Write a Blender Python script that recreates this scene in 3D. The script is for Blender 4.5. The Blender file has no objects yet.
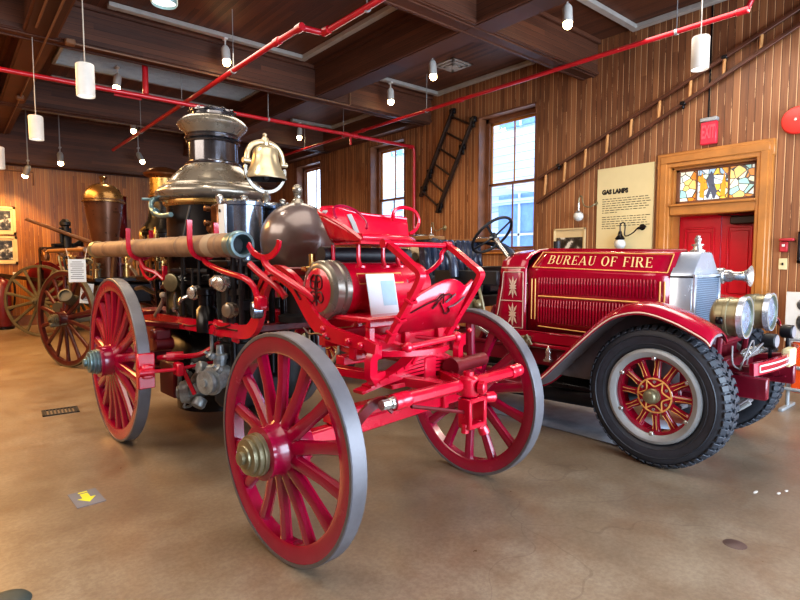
import bpy, bmesh, math, random
from mathutils import Vector as V, Matrix, Euler
random.seed(7)
PI = math.pi
COL = bpy.context.scene.collection

# ------------------------------------------------------------------ materials
def srgb(r, g, b):
    f = lambda c: c / 12.92 if c <= .04045 else ((c + .055) / 1.055) ** 2.4
    return (f(r / 255), f(g / 255), f(b / 255), 1)

class NT:
    def __init__(s, name):
        s.m = bpy.data.materials.new(name); s.m.use_nodes = True
        s.t = s.m.node_tree; s.p = s.t.nodes['Principled BSDF']; s.out = s.t.nodes['Material Output']
    def n(s, typ, **kw):
        x = s.t.nodes.new(typ)
        for k, v in kw.items(): setattr(x, k, v)
        return x
    def l(s, a, b): s.t.links.new(a, b)
    def set(s, inp, v):
        if hasattr(v, 'is_linked') or hasattr(v, 'links'): s.l(v, inp)
        else: inp.default_value = v
    def math(s, op, a, b=0.0, c=None):
        x = s.n('ShaderNodeMath', operation=op)
        s.set(x.inputs[0], a); s.set(x.inputs[1], b)
        if c is not None: s.set(x.inputs[2], c)
        return x.outputs[0]
    def mix(s, fac, a, b, blend='MIX'):
        x = s.n('ShaderNodeMix', data_type='RGBA', blend_type=blend)
        s.set(x.inputs[0], fac); s.set(x.inputs[6], a); s.set(x.inputs[7], b)
        return x.outputs[2]
    def ramp(s, fac, stops, interp='LINEAR'):
        x = s.n('ShaderNodeValToRGB'); x.color_ramp.interpolation = interp
        e = x.color_ramp.elements
        while len(e) < len(stops): e.new(.5)
        for i, (p, c) in enumerate(stops): e[i].position = p; e[i].color = c
        s.l(fac, x.inputs[0]); return x.outputs[0]
    def coord(s, kind='Object', scale=(1, 1, 1), loc=(0, 0, 0)):
        tc = s.n('ShaderNodeTexCoord'); mp = s.n('ShaderNodeMapping')
        mp.inputs['Scale'].default_value = scale; mp.inputs['Location'].default_value = loc
        s.l(tc.outputs[kind], mp.inputs[0]); return mp.outputs[0]
    def noise(s, vec, scale=5, detail=3, rough=.5):
        x = s.n('ShaderNodeTexNoise'); s.l(vec, x.inputs['Vector'])
        x.inputs['Scale'].default_value = scale; x.inputs['Detail'].default_value = detail; x.inputs['Roughness'].default_value = rough
        return x.outputs['Fac']
    def bump(s, h, strength=.3, dist=.01):
        b = s.n('ShaderNodeBump'); b.inputs['Strength'].default_value = strength; b.inputs['Distance'].default_value = dist
        s.l(h, b.inputs['Height']); s.l(b.outputs[0], s.p.inputs['Normal'])

def surf(name, col, rough=.5, metal=0, coat=0, var=.12, scale=6, emis=None, bumps=0):
    t = NT(name); c = col if len(col) == 4 else (*col, 1)
    v = t.coord('Object')
    nz = t.noise(v, scale, 4, .6)
    d = tuple(x * (1 - var * 1.6) for x in c[:3]) + (1,); u = tuple(min(1, x * (1 + var)) for x in c[:3]) + (1,)
    t.l(t.ramp(nz, [(.3, d), (.7, u)]), t.p.inputs['Base Color'])
    t.l(t.math('MULTIPLY_ADD', nz, .22, max(.02, rough - .11)), t.p.inputs['Roughness'])
    t.p.inputs['Metallic'].default_value = metal
    t.p.inputs['Coat Weight'].default_value = coat; t.p.inputs['Coat Roughness'].default_value = .08
    if emis:
        t.p.inputs['Emission Color'].default_value = emis[0]; t.p.inputs['Emission Strength'].default_value = emis[1]
    if bumps: t.bump(t.noise(v, scale * 9, 3), bumps, .004)
    return t.m

def planks(name, axis, width, c_dark, c_mid, c_light, bead, rough=.5, bead_on=.5, along='Z', seg=2.3, gloss_var=.15):
    """boards of the given width side by side along axis; grain runs along the other direction"""
    t = NT(name); tc = t.n('ShaderNodeTexCoord'); sp = t.n('ShaderNodeSeparateXYZ'); t.l(tc.outputs['Object'], sp.inputs[0])
    o = dict(X=sp.outputs[0], Y=sp.outputs[1], Z=sp.outputs[2])
    a = t.math('DIVIDE', o[axis], width); idx = t.math('FLOOR', a); fr = t.math('FRACT', a)
    wn0 = t.n('ShaderNodeTexWhiteNoise', noise_dimensions='1D'); t.l(idx, wn0.inputs['W'])
    b = t.math('FLOOR', t.math('ADD', t.math('DIVIDE', o[along], seg), wn0.outputs['Value']))
    wn = t.n('ShaderNodeTexWhiteNoise', noise_dimensions='1D'); t.l(t.math('ADD', idx, t.math('MULTIPLY', b, 57.3)), wn.inputs['W'])
    cb = t.n('ShaderNodeCombineXYZ')
    t.l(t.math('MULTIPLY', o[axis], 24), cb.inputs[0]); t.l(t.math('MULTIPLY', o[along], 1.1), cb.inputs[1]); t.l(t.math('MULTIPLY', wn.outputs['Value'], 40), cb.inputs[2])
    gr = t.noise(cb.outputs[0], 1.6, 5, .65)
    k = t.math('ADD', t.math('MULTIPLY', wn.outputs['Value'], .36), t.math('MULTIPLY_ADD', gr, .6, .04))
    c = t.ramp(k, [(.15, c_dark), (.5, c_mid), (.88, c_light)])
    big = t.noise(t.coord('Object'), .7, 2)
    c = t.mix(t.ramp(big, [(.35, (0, 0, 0, 1)), (.7, (.4, .4, .4, 1))]), c, c_dark)
    # groove between boards, and the bright bead beside it
    gd = t.math('LESS_THAN', fr, .06)
    bd = t.math('MULTIPLY', t.math('LESS_THAN', t.math('ABSOLUTE', t.math('SUBTRACT', fr, .13)), .045), t.math('MULTIPLY', t.math('GREATER_THAN', t.math('ADD', t.math('MULTIPLY', wn.outputs['Value'], .3), gr), .52), bead_on))
    c = t.mix(bd, c, bead); c = t.mix(t.math('MULTIPLY', gd, .8), c, tuple(x * .25 for x in c_dark[:3]) + (1,))
    t.l(c, t.p.inputs['Base Color'])
    t.l(t.math('MULTIPLY_ADD', gr, gloss_var, rough - .07), t.p.inputs['Roughness'])
    t.bump(t.math('SUBTRACT', t.math('MULTIPLY', gr, .15), gd), .5, .006)
    return t.m

M = {}
def floor_mat():
    t = NT('polished concrete'); v = t.coord('Object')
    a = t.noise(v, .55, 5, .6); b = t.noise(v, 3.2, 6, .7); f = t.noise(v, 38, 3, .7)
    c = t.ramp(a, [(.3, srgb(108, 94, 78)), (.5, srgb(138, 123, 104)), (.72, srgb(156, 144, 126))])
    c = t.mix(t.ramp(b, [(.35, (.55, .55, .55, 1)), (.6, (0, 0, 0, 1))]), c, srgb(112, 88, 66))
    c = t.mix(t.ramp(f, [(.4, (.25, .25, .25, 1)), (.6, (0, 0, 0, 1))]), c, srgb(84, 66, 50))
    # hairline cracks
    w = t.n('ShaderNodeTexVoronoi', feature='DISTANCE_TO_EDGE'); w.inputs['Scale'].default_value = .33
    vv = t.n('ShaderNodeVectorMath', operation='ADD'); nz = t.n('ShaderNodeTexNoise'); nz.inputs['Scale'].default_value = 1.2; t.l(v, nz.inputs['Vector'])
    t.l(v, vv.inputs[0]); t.l(nz.outputs['Color'], vv.inputs[1]); t.l(vv.outputs[0], w.inputs['Vector'])
    c = t.mix(t.math('MULTIPLY', t.math('LESS_THAN', w.outputs['Distance'], .0012), .22), c, srgb(70, 52, 40))
    t.l(c, t.p.inputs['Base Color'])
    t.l(t.ramp(b, [(.3, (.27, .27, .27, 1)), (.7, (.45, .45, .45, 1))]), t.p.inputs['Roughness'])
    t.p.inputs['Coat Weight'].default_value = .25; t.p.inputs['Coat Roughness'].default_value = .2
    t.bump(b, .06, .01)
    return t.m

def make_materials():
    M['floor'] = floor_mat()
    WD, WM, WL, WB = srgb(86, 53, 36), srgb(148, 97, 62), srgb(184, 128, 84), srgb(226, 184, 138)
    M['wall_y'] = planks('beadboard wall', 'Y', .083, WD, WM, WL, WB, .46, .75, 'Z', 5.5)
    M['wall_x'] = planks('beadboard end wall', 'X', .083, srgb(88, 50, 18), srgb(158, 98, 36), srgb(196, 130, 54), srgb(232, 176, 96), .42, .5)
    CD, CM_, CL = srgb(54, 31, 22), srgb(92, 55, 37), srgb(122, 76, 51)
    M['ceil'] = planks('ceiling boards', 'X', .07, CD, CM_, CL, srgb(130, 84, 58), .55, .4, 'Y')
    M['beam_x'] = planks('beam boards crosswise', 'Z', .075, CD, CM_, CL, srgb(120, 76, 52), .58, .3, 'X')
    M['beam_y'] = planks('beam boards lengthwise', 'Z', .075, CD, CM_, CL, srgb(120, 76, 52), .58, .3, 'Y')
    M['jamb'] = surf('jamb wood', srgb(122, 78, 52), .4, var=.2, scale=3)
    M['oak'] = surf('golden oak', srgb(176, 116, 56), .38, var=.14, scale=4)
    M['dkwood'] = surf('dark ladder wood', srgb(52, 34, 24), .5, var=.25)
    M['ladwood'] = surf('brown ladder wood', srgb(92, 52, 34), .45, var=.2)
    M['rung'] = surf('rung wood', srgb(196, 142, 88), .5, var=.15)
    M['crimson'] = surf('crimson wheel paint', srgb(150, 3, 56), .24, coat=.6, var=.08)
    M['red'] = surf('steamer red paint', srgb(196, 10, 48), .25, coat=.6, var=.1)
    M['dkred'] = surf('old red paint', srgb(104, 18, 28), .4, coat=.3, var=.25)
    M['engred'] = surf('engine red paint', srgb(156, 4, 44), .2, coat=.8, var=.07)
    M['maroon'] = surf('maroon chassis paint', srgb(112, 12, 36), .35, coat=.4, var=.15)
    M['pipered'] = surf('pipe red paint', srgb(178, 26, 40), .35, coat=.3, var=.1)
    M['iron'] = surf('iron tyre', srgb(110, 108, 112), .42, .3, var=.12, bumps=.1)
    M['black'] = surf('black iron', srgb(24, 22, 26), .3, .4, var=.3)
    M['satin'] = surf('satin black', srgb(30, 30, 34), .5, var=.2)
    M['rubber'] = surf('tyre rubber', srgb(52, 55, 62), .5, var=.15, scale=12, bumps=.1)
    M['nickel'] = surf('nickel plate', srgb(196, 194, 190), .24, .75, var=.1)
    M['dknickel'] = surf('dark nickel plate', srgb(96, 94, 98), .16, .8, coat=.5, var=.15)
    M['pewter'] = surf('pewter', srgb(138, 130, 118), .27, .6, coat=.4, var=.12)
    M['bright'] = surf('polished silver steel', srgb(190, 198, 210), .25, .6, var=.05)
    M['jacket'] = surf('blue grey cylinder jacket', srgb(128, 140, 158), .2, .8, coat=.3, var=.08)
    M['castiron'] = surf('pale grey cast metal', srgb(150, 156, 158), .4, .35, var=.3, scale=14)
    M['darkwheel'] = surf('dark wine wheel paint', srgb(72, 24, 26), .4, coat=.2, var=.25)
    M['vessel'] = surf('deep brown copper', srgb(104, 72, 54), .3, .6, coat=.2, var=.15)
    M['vesseldome'] = surf('tawny brass dome', srgb(138, 106, 66), .28, .75, var=.15)
    M['lettergold'] = surf('pale gold lettering', srgb(242, 206, 150), .35, .1, var=.12)
    M['brass'] = surf('brass', srgb(200, 162, 100), .28, .75, var=.15)
    M['oldbrass'] = surf('aged brass', srgb(142, 134, 106), .36, .5, var=.18)
    M['bronze'] = surf('bell bronze', srgb(196, 180, 148), .3, .7, var=.12)
    M['copper'] = surf('brown copper', srgb(112, 98, 96), .32, .35, coat=.6, var=.1, scale=4)
    M['copperdk'] = surf('dark copper', srgb(134, 92, 60), .3, .7, var=.2)
    M['goldpaint'] = surf('gold leaf', srgb(236, 178, 104), .4, .1, var=.08)
    M['silverleaf'] = surf('silver leaf', srgb(222, 196, 176), .4, .2, var=.08)
    M['scroll'] = surf('dark scroll paint', srgb(70, 14, 18), .4, var=.1)
    M['hose'] = surf('brown suction hose', srgb(142, 116, 96), .6, var=.18, scale=9, bumps=.15)
    M['hosegap'] = surf('hose band', srgb(170, 152, 132), .6)
    M['verdigris'] = surf('blue green brass coupling', srgb(120, 146, 150), .35, .6, var=.15)
    M['paper'] = surf('paper', srgb(214, 224, 232), .6, var=.03)
    M['print'] = surf('print grey', srgb(120, 130, 145), .7, var=.1)
    M['ink'] = surf('ink', srgb(30, 26, 24), .7)
    M['cream'] = surf('cream board', srgb(214, 198, 152), .6, var=.05, scale=1.5)
    M['creamframe'] = surf('cream frame', srgb(206, 184, 142), .5, var=.06)
    M['white'] = surf('white enamel', srgb(212, 208, 200), .4, var=.05)
    M['conduit'] = surf('grey conduit', srgb(172, 166, 158), .45, .1, var=.08)
    M['brownpipe'] = surf('brown painted conduit', srgb(128, 92, 66), .45, var=.1)
    M['grey'] = surf('grey metal', srgb(158, 160, 160), .45, .2, var=.1)
    M['vent'] = surf('vent white', srgb(168, 158, 148), .5, var=.05)
    M['leather'] = surf('blue black leather', srgb(58, 66, 84), .25, coat=.3, var=.25, scale=14)
    M['apron'] = surf('grey apron', srgb(132, 126, 128), .5, var=.15)
    M['doorred'] = surf('door red', srgb(196, 6, 36), .35, coat=.2, var=.06)
    M['gongred'] = surf('gong red', srgb(226, 60, 52), .4, var=.06)
    M['alarmred'] = surf('alarm red', srgb(176, 44, 54), .4, var=.08)
    M['orange'] = surf('orange plastic', srgb(235, 88, 30), .45, var=.05)
    M['canvas'] = surf('canvas hose', srgb(176, 160, 138), .8, var=.15)
    M['floormat'] = surf('pale blue drip sheet', srgb(150, 158, 168), .5, .2, var=.2, scale=5)
    M['yellow'] = surf('yellow print', srgb(216, 214, 60), .5, var=.05)
    M['stickblue'] = surf('faded blue sticker', srgb(112, 116, 128), .5, var=.12)
    M['stain'] = surf('dark stain', srgb(92, 72, 66), .45, var=.2)
    M['tawny'] = surf('tawny varnished wood', srgb(128, 88, 50), .4, var=.25)
    M['olive'] = surf('grey green wheel paint', srgb(92, 86, 70), .5, var=.25)
    M['siding'] = planks('neighbour siding', 'Z', .22, srgb(165, 182, 208), srgb(190, 203, 224), srgb(214, 222, 236), srgb(225, 232, 240), .6, .2, 'Y')
    M['bluewin'] = surf('blue shade siding', srgb(120, 150, 205), .5)
    M['bulb'] = surf('lamp bulb', (1, .85, .55), .4, emis=((1, .74, .36, 1), 30))
    M['bulbdim'] = surf('pendant diffuser', (1, .95, .85), .4, emis=((1, .95, .85, 1), 1.6))
    M['exitred'] = surf('exit sign red', srgb(190, 40, 60), .4, emis=(srgb(200, 50, 70), .35))
    M['exitlet'] = surf('exit letters', srgb(255, 60, 70), .4, emis=(srgb(255, 60, 70), 1.2))
    M['globe'] = surf('frosted globe', srgb(200, 200, 196), .25, var=.1)
    M['lens'] = surf('headlamp lens', srgb(176, 200, 232), .08, .7, var=.25, scale=20)
    M['photo'] = None
    # grey halftone looking photograph
    t = NT('old photograph'); n = t.noise(t.coord('Object', (3, 3, 3)), 3.1, 3)
    t.l(t.ramp(n, [(.38, srgb(22, 20, 20)), (.52, srgb(72, 68, 64)), (.64, srgb(205, 200, 190))], 'EASE'), t.p.inputs['Base Color']); t.p.inputs['Roughness'].default_value = .4
    M['photo'] = t.m
    # window pane: thin clear glass
    t = NT('window pane'); g = t.n('ShaderNodeBsdfGlossy'); g.inputs['Roughness'].default_value = .03; tr = t.n('ShaderNodeBsdfTransparent'); tr.inputs[0].default_value = (.93, .97, 1, 1)
    fz = t.n('ShaderNodeLayerWeight'); mx = t.n('ShaderNodeMixShader'); t.l(t.math('MULTIPLY_ADD', t.math('POWER', fz.outputs['Facing'], 4), .5, .03), mx.inputs[0]); t.l(tr.outputs[0], mx.inputs[1]); t.l(g.outputs[0], mx.inputs[2]); t.l(mx.outputs[0], t.out.inputs[0])
    M['pane'] = t.m
    # stained glass with lead cames
    for nm, stops, sc in (('stained', [(0, srgb(226, 232, 222)), (.3, srgb(220, 138, 44)), (.5, srgb(232, 226, 196)), (.68, srgb(150, 206, 206)), (.84, srgb(236, 204, 120))], 10),
                          ('stainedmid', [(0, srgb(205, 218, 224)), (.28, srgb(226, 150, 40)), (.46, srgb(160, 190, 214)), (.62, srgb(236, 190, 60)), (.8, srgb(190, 214, 196)), (.93, srgb(150, 60, 50))], 12)):
        t = NT(nm + ' glass'); v = t.coord('Object', (sc, sc, sc))
        a = t.n('ShaderNodeTexVoronoi'); b = t.n('ShaderNodeTexVoronoi', feature='DISTANCE_TO_EDGE')
        for q in (a, b): q.inputs['Scale'].default_value = 1; t.l(v, q.inputs['Vector'])
        s2 = t.n('ShaderNodeSeparateColor'); t.l(a.outputs['Color'], s2.inputs[0])
        c = t.ramp(s2.outputs[0], stops, 'CONSTANT'); c = t.mix(t.math('LESS_THAN', b.outputs['Distance'], .045), c, srgb(50, 46, 44))
        t.l(c, t.p.inputs['Base Color']); t.l(c, t.p.inputs['Emission Color']); t.p.inputs['Emission Strength'].default_value = .45; t.p.inputs['Roughness'].default_value = .2  # glass emits its own colour, standing in for daylight shining through
        M[nm] = t.m
    # radiator honeycomb
    t = NT('radiator core'); sp = t.n('ShaderNodeSeparateXYZ'); t.l(t.coord('Object'), sp.inputs[0])
    f1 = t.math('FRACT', t.math('MULTIPLY', sp.outputs[0], 60)); f2 = t.math('FRACT', t.math('MULTIPLY', sp.outputs[2], 60))
    k = t.math('MULTIPLY', t.math('GREATER_THAN', f1, .3), t.math('GREATER_THAN', f2, .3))
    t.l(t.mix(k, srgb(150, 170, 190), srgb(52, 70, 92)), t.p.inputs['Base Color']); t.p.inputs['Metallic'].default_value = .5; t.p.inputs['Roughness'].default_value = .4
    M['core'] = t.m
make_materials()

# ------------------------------------------------------------------ mesh builder
class MB:
    def __init__(s): s.bm = bmesh.new()
    def face(s, pts):
        vs = [s.bm.verts.new(V(p)) for p in pts]
        try: return s.bm.faces.new(vs)
        except ValueError: return None
    def box(s, c, size, rot=(0, 0, 0), bev=0.0, mat=None):
        m = Matrix.Translation(V(c)) @ (mat or Euler(rot).to_matrix().to_4x4()) @ Matrix.Diagonal((*size, 1))
        r = bmesh.ops.create_cube(s.bm, size=1, matrix=m)
        if bev > 0:
            es = list({e for v in r['verts'] for e in v.link_edges})
            bmesh.ops.bevel(s.bm, geom=es, offset=min(bev, min(size) * .45), segments=1, affect='EDGES', profile=.5)
        return s
    def bar(s, p, q, w, h, up=(0, 0, 1), bev=0.004):
        p, q = V(p), V(q); d = q - p; L = d.length; y = d.normalized(); x = y.cross(V(up))
        if x.length < 1e-4: x = y.cross(V((1, 0, 0)))
        x.normalize(); z = x.cross(y)
        m = Matrix((x, y, z)).transposed().to_4x4()
        return s.box((p + q) / 2, (w, L, h), bev=bev, mat=m)
    @staticmethod
    def frame(d):
        d = V(d).normalized(); a = V((0, 0, 1)) if abs(d.z) < .95 else V((1, 0, 0))
        x = d.cross(a).normalized(); return x, d.cross(x).normalized()
    def rings(s, rings, closed=False, cap=True):
        rv = [[s.bm.verts.new(p) for p in r] for r in rings]; n = len(rv[0])
        m = len(rv)
        for i in range(m if closed else m - 1):
            a, b = rv[i], rv[(i + 1) % m]
            for j in range(n):
                k = (j + 1) % n
                try: s.bm.faces.new((a[j], a[k], b[k], b[j]))
                except ValueError: pass
        if cap and not closed:
            for r in (rv[0], rv[-1]):
                try: s.bm.faces.new(r)
                except ValueError: pass
        return s
    def lathe(s, prof, o=(0, 0, 0), axis=(0, 0, 1), n=32, closed=False, cap=True, a0=0):
        o = V(o); d = V(axis).normalized(); x, y = s.frame(d)
        R = [[o + d * t + (x * math.cos(a0 + 2 * PI * j / n) + y * math.sin(a0 + 2 * PI * j / n)) * max(r, 1e-4) for j in range(n)] for r, t in prof]
        return s.rings(R, closed, cap)
    def cyl(s, p, q, r, r2=None, n=16):
        p, q = V(p), V(q); return s.lathe([(r, 0), (r if r2 is None else r2, (q - p).length)], p, q - p, n)
    def sphere(s, c, r, n=20, m=10, sc=(1, 1, 1)):
        c = V(c); k0 = len(s.bm.verts)
        s.lathe([(r * math.sin(PI * i / m), -r * math.cos(PI * i / m)) for i in range(m + 1)], (0, 0, 0), (0, 0, 1), n)
        s.bm.verts.ensure_lookup_table()
        for v in list(s.bm.verts)[k0:]: v.co = V((v.co.x * sc[0], v.co.y * sc[1], v.co.z * sc[2])) + c
        return s
    def sweep(s, pts, prof, up=None, closed=False, scale=None):
        """sweep closed 2-D profile [(a,b)] along pts; a along side, b along up"""
        pts = [V(p) for p in pts]; n = len(pts); R = []; px = None
        for i, p in enumerate(pts):
            if closed: d = pts[(i + 1) % n] - pts[i - 1]
            else: d = pts[min(i + 1, n - 1)] - pts[max(i - 1, 0)]
            d.normalize()
            if up is not None:
                x = d.cross(V(up)); x = x.normalized() if x.length > 1e-4 else (px or s.frame(d)[0])
            elif px is None: x = s.frame(d)[0]
            else: x = (px - d * px.dot(d)).normalized()
            px = x; z = x.cross(d).normalized(); k = scale[i] if scale else 1
            R.append([p + x * a * k + z * b * k for a, b in prof])
        return s.rings(R, closed)
    def tube(s, pts, r, n=8, closed=False, smooth=0, scale=None):
        if smooth: pts = spline(pts, smooth, closed)
        return s.sweep(pts, [(r * math.cos(2 * PI * j / n), r * math.sin(2 * PI * j / n)) for j in range(n)], None, closed, scale)
    def flat(s, pts, w, h, up=(0, 0, 1), smooth=0, closed=False):
        if smooth: pts = spline(pts, smooth, closed)
        return s.sweep(pts, [(-w / 2, -h / 2), (w / 2, -h / 2), (w / 2, h / 2), (-w / 2, h / 2)], up, closed)
    def prism(s, poly, vec):
        a = [V(p) for p in poly]; v = V(vec); return s.rings([a, [p + v for p in a]])
    def loft(s, rows, thick=0):
        rv = [[s.bm.verts.new(V(p)) for p in r] for r in rows]
        for i in range(len(rv) - 1):
            for j in range(len(rv[0]) - 1):
                s.bm.faces.new((rv[i][j], rv[i][j + 1], rv[i + 1][j + 1], rv[i + 1][j]))
        return s
    def xform(s, m):
        s.bm.transform(m); return s
    def build(s, name, mat, parent=None, loc=(0, 0, 0), rot=(0, 0, 0), label=None, ang=38, solid=0):
        bm = s.bm
        bmesh.ops.remove_doubles(bm, verts=bm.verts, dist=1e-5)
        bmesh.ops.recalc_face_normals(bm, faces=bm.faces)
        for f in bm.faces: f.smooth = True
        for e in bm.edges:
            if len(e.link_faces) == 2 and e.calc_face_angle(0) > math.radians(ang): e.smooth = False
        me = bpy.data.meshes.new(name); bm.to_mesh(me); bm.free()
        me.materials.append(mat if not isinstance(mat, str) else M[mat])
        o = bpy.data.objects.new(name, me); COL.objects.link(o)
        o.location = loc; o.rotation_euler = rot
        if parent: o.parent = parent
        if label: o['label'] = label
        if solid:
            md = o.modifiers.new('thickness', 'SOLIDIFY'); md.thickness = solid; md.offset = 0
        return o

def split(b, name, mat, parent, **kw):
    """every loose piece of the builder becomes a part of its own"""
    bm = b.bm; bmesh.ops.remove_doubles(bm, verts=bm.verts, dist=1e-5); bm.verts.index_update(); seen = set(); out = []
    for v0 in bm.verts:
        if v0 in seen: continue
        st = [v0]; seen.add(v0); isl = []
        while st:
            v = st.pop(); isl.append(v)
            for e in v.link_edges:
                o = e.other_vert(v)
                if o not in seen: seen.add(o); st.append(o)
        q = MB(); mp = {v: q.bm.verts.new(v.co) for v in isl}
        for f in {f for v in isl for f in v.link_faces}: q.bm.faces.new([mp[v] for v in f.verts])
        out.append(q.build(name, mat, parent, **kw))
    bm.free(); return out

def spline(pts, k=6, closed=False):
    P = [V(p) for p in pts]; n = len(P); out = []
    g = (lambda i: P[i % n]) if closed else (lambda i: P[min(max(i, 0), n - 1)])
    for i in range(n if closed else n - 1):
        a, b, c, d = g(i - 1), g(i), g(i + 1), g(i + 2)
        for j in range(k):
            t = j / k
            out.append(.5 * (2 * b + (c - a) * t + (2 * a - 5 * b + 4 * c - d) * t * t + (3 * b - a - 3 * c + d) * t ** 3))
    if not closed: out.append(P[-1])
    return out

def thing(name, label, cat, loc=(0, 0, 0), rotz=0, group=None):
    o = bpy.data.objects.new(name, None); COL.objects.link(o); o.empty_display_size = .2
    o.location = loc; o.rotation_euler = (0, 0, math.radians(rotz)); return tag(o, label, cat, group)
def tag(o, label, cat, group=None):
    o['label'] = label; o['category'] = cat
    if group: o['group'] = group
    return o
def struct(o): o['kind'] = 'structure'; return o
def dup(o, parent=None, loc=None, rot=None, label=None):
    c = o.copy(); COL.objects.link(c)
    if parent is not None: c.parent = parent
    if loc is not None: c.location = loc
    if rot is not None: c.rotation_euler = rot
    if label: c['label'] = label
    for ch in [x for x in o.children]: dup(ch, c)
    return c

def text_mesh(s, size, mapping, mat, name, parent=None, bold=0.0):
    """built-in lettering turned into a mesh; mapping(u, v) -> 3-D point"""
    cu = bpy.data.curves.new('lettering', 'FONT'); cu.body = s; cu.size = size; cu.align_x = 'CENTER'; cu.align_y = 'CENTER'; cu.offset = bold
    cu.resolution_u = 3
    ob = bpy.data.objects.new('lettering', cu); COL.objects.link(ob)
    dg = bpy.context.evaluated_depsgraph_get(); dg.update()
    me = bpy.data.meshes.new_from_object(ob.evaluated_get(dg)); bpy.data.objects.remove(ob)
    b = MB(); b.bm.from_mesh(me); bpy.data.meshes.remove(me)
    for v in b.bm.verts: v.co = V(mapping(v.co.x, v.co.y))
    return b.build(name, mat, parent)
# ------------------------------------------------------------------ the room
XW, YB, ZC, ZB = 7.5, 15.0, 4.7, 4.2
WIN = [(5.46, 6.72), (8.77, 9.98), (12.1, 13.34)]      # window openings along the right wall
WZ0, WZ1 = 1.6, 4.06
b = MB(); b.box((2, 6, -.05), (12, 18.4, .1)); struct(b.build('floor', 'floor'))
b = MB(); b.box((2, 6, ZC + .1), (12, 18.4, .2)); struct(b.build('ceiling', 'ceil'))
# right wall: boards around three windows and the door recess
b = MB()
def wseg(y0, y1, z0, z1): b.box((XW + .15, (y0 + y1) / 2, (z0 + z1) / 2), (.3, y1 - y0, z1 - z0))
ys = [-3.0, 2.26, 3.27]
wseg(-3, 2.26, 0, ZC); wseg(2.26, 3.27, 2.7, ZC)
prev = 3.27
for y0, y1 in WIN:
    wseg(prev, y0, 0, ZC); wseg(y0, y1, 0, WZ0); wseg(y0, y1, WZ1, ZC); prev = y1
wseg(prev, YB + .2, 0, ZC)
struct(b.build('wall_right', 'wall_y'))
b = MB(); b.box((1.75, YB + .1, ZC / 2), (11.5, .2, ZC)); struct(b.build('wall_back', 'wall_x'))
b = MB(); b.box((-4.1, 6, ZC / 2), (.2, 18.4, ZC)); struct(b.build('wall_left', 'wall_y'))
b = MB(); b.box((-1.9, -3.1, ZC / 2), (4.2, .2, ZC)); b.box((4, -3.1, 3.95), (7.6, .2, 1.1)); struct(b.build('wall_front', 'wall_x'))

# deep boxed ceiling beams with stepped mouldings
nb = 0
def beam_x(y0, y1, x0, x1, z):
    b = MB(); b.box(((x0 + x1) / 2, (y0 + y1) / 2, (z + ZC) / 2), (x1 - x0, y1 - y0, ZC - z))
    for s, y in ((-1, y0), (1, y1)):
        b.box(((x0 + x1) / 2, y + s * .012, z + .03), (x1 - x0, .03, .035)); b.box(((x0 + x1) / 2, y + s * .02, ZC - .03), (x1 - x0, .05, .06))
        b.box(((x0 + x1) / 2, y - s * .05, z - .008), (x1 - x0, .03, .018))
    return struct(b.build('ceiling_beam', 'beam_x'))
def beam_y(x0, x1, y0, y1, z):
    b = MB(); b.box(((x0 + x1) / 2, (y0 + y1) / 2, (z + ZC) / 2), (x1 - x0, y1 - y0, ZC - z))
    for s, x in ((-1, x0), (1, x1)):
        b.box((x + s * .012, (y0 + y1) / 2, z + .03), (.03, y1 - y0, .035)); b.box((x + s * .02, (y0 + y1) / 2, ZC - .03), (.05, y1 - y0, .06))
    return struct(b.build('ceiling_beam', 'beam_y'))
for y in (.8, 4.4, 7.98, 11.6, 14.5):
    beam_x(y, y + (.27 if y < 14 else .5), -4, XW, ZB if y < 14 else 3.62)
for x in (-2.7, .85, 4.85):
    beam_y(x, x + .3, -3, YB, ZB - .005)
b = MB(); b.box((7.38, 11.6, 4.45), (.24, 6.7, .5)); struct(b.build('trim_1', 'beam_y'))
b = MB(); b.box((XW - .015, 9.1, .12), (.03, 11.6, .24), bev=.006); struct(b.build('baseboard_right', 'jamb'))
b = MB(); b.box((1.75, YB - .015, .12), (11.4, .03, .24), bev=.006); struct(b.build('baseboard_back', 'jamb'))

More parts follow.
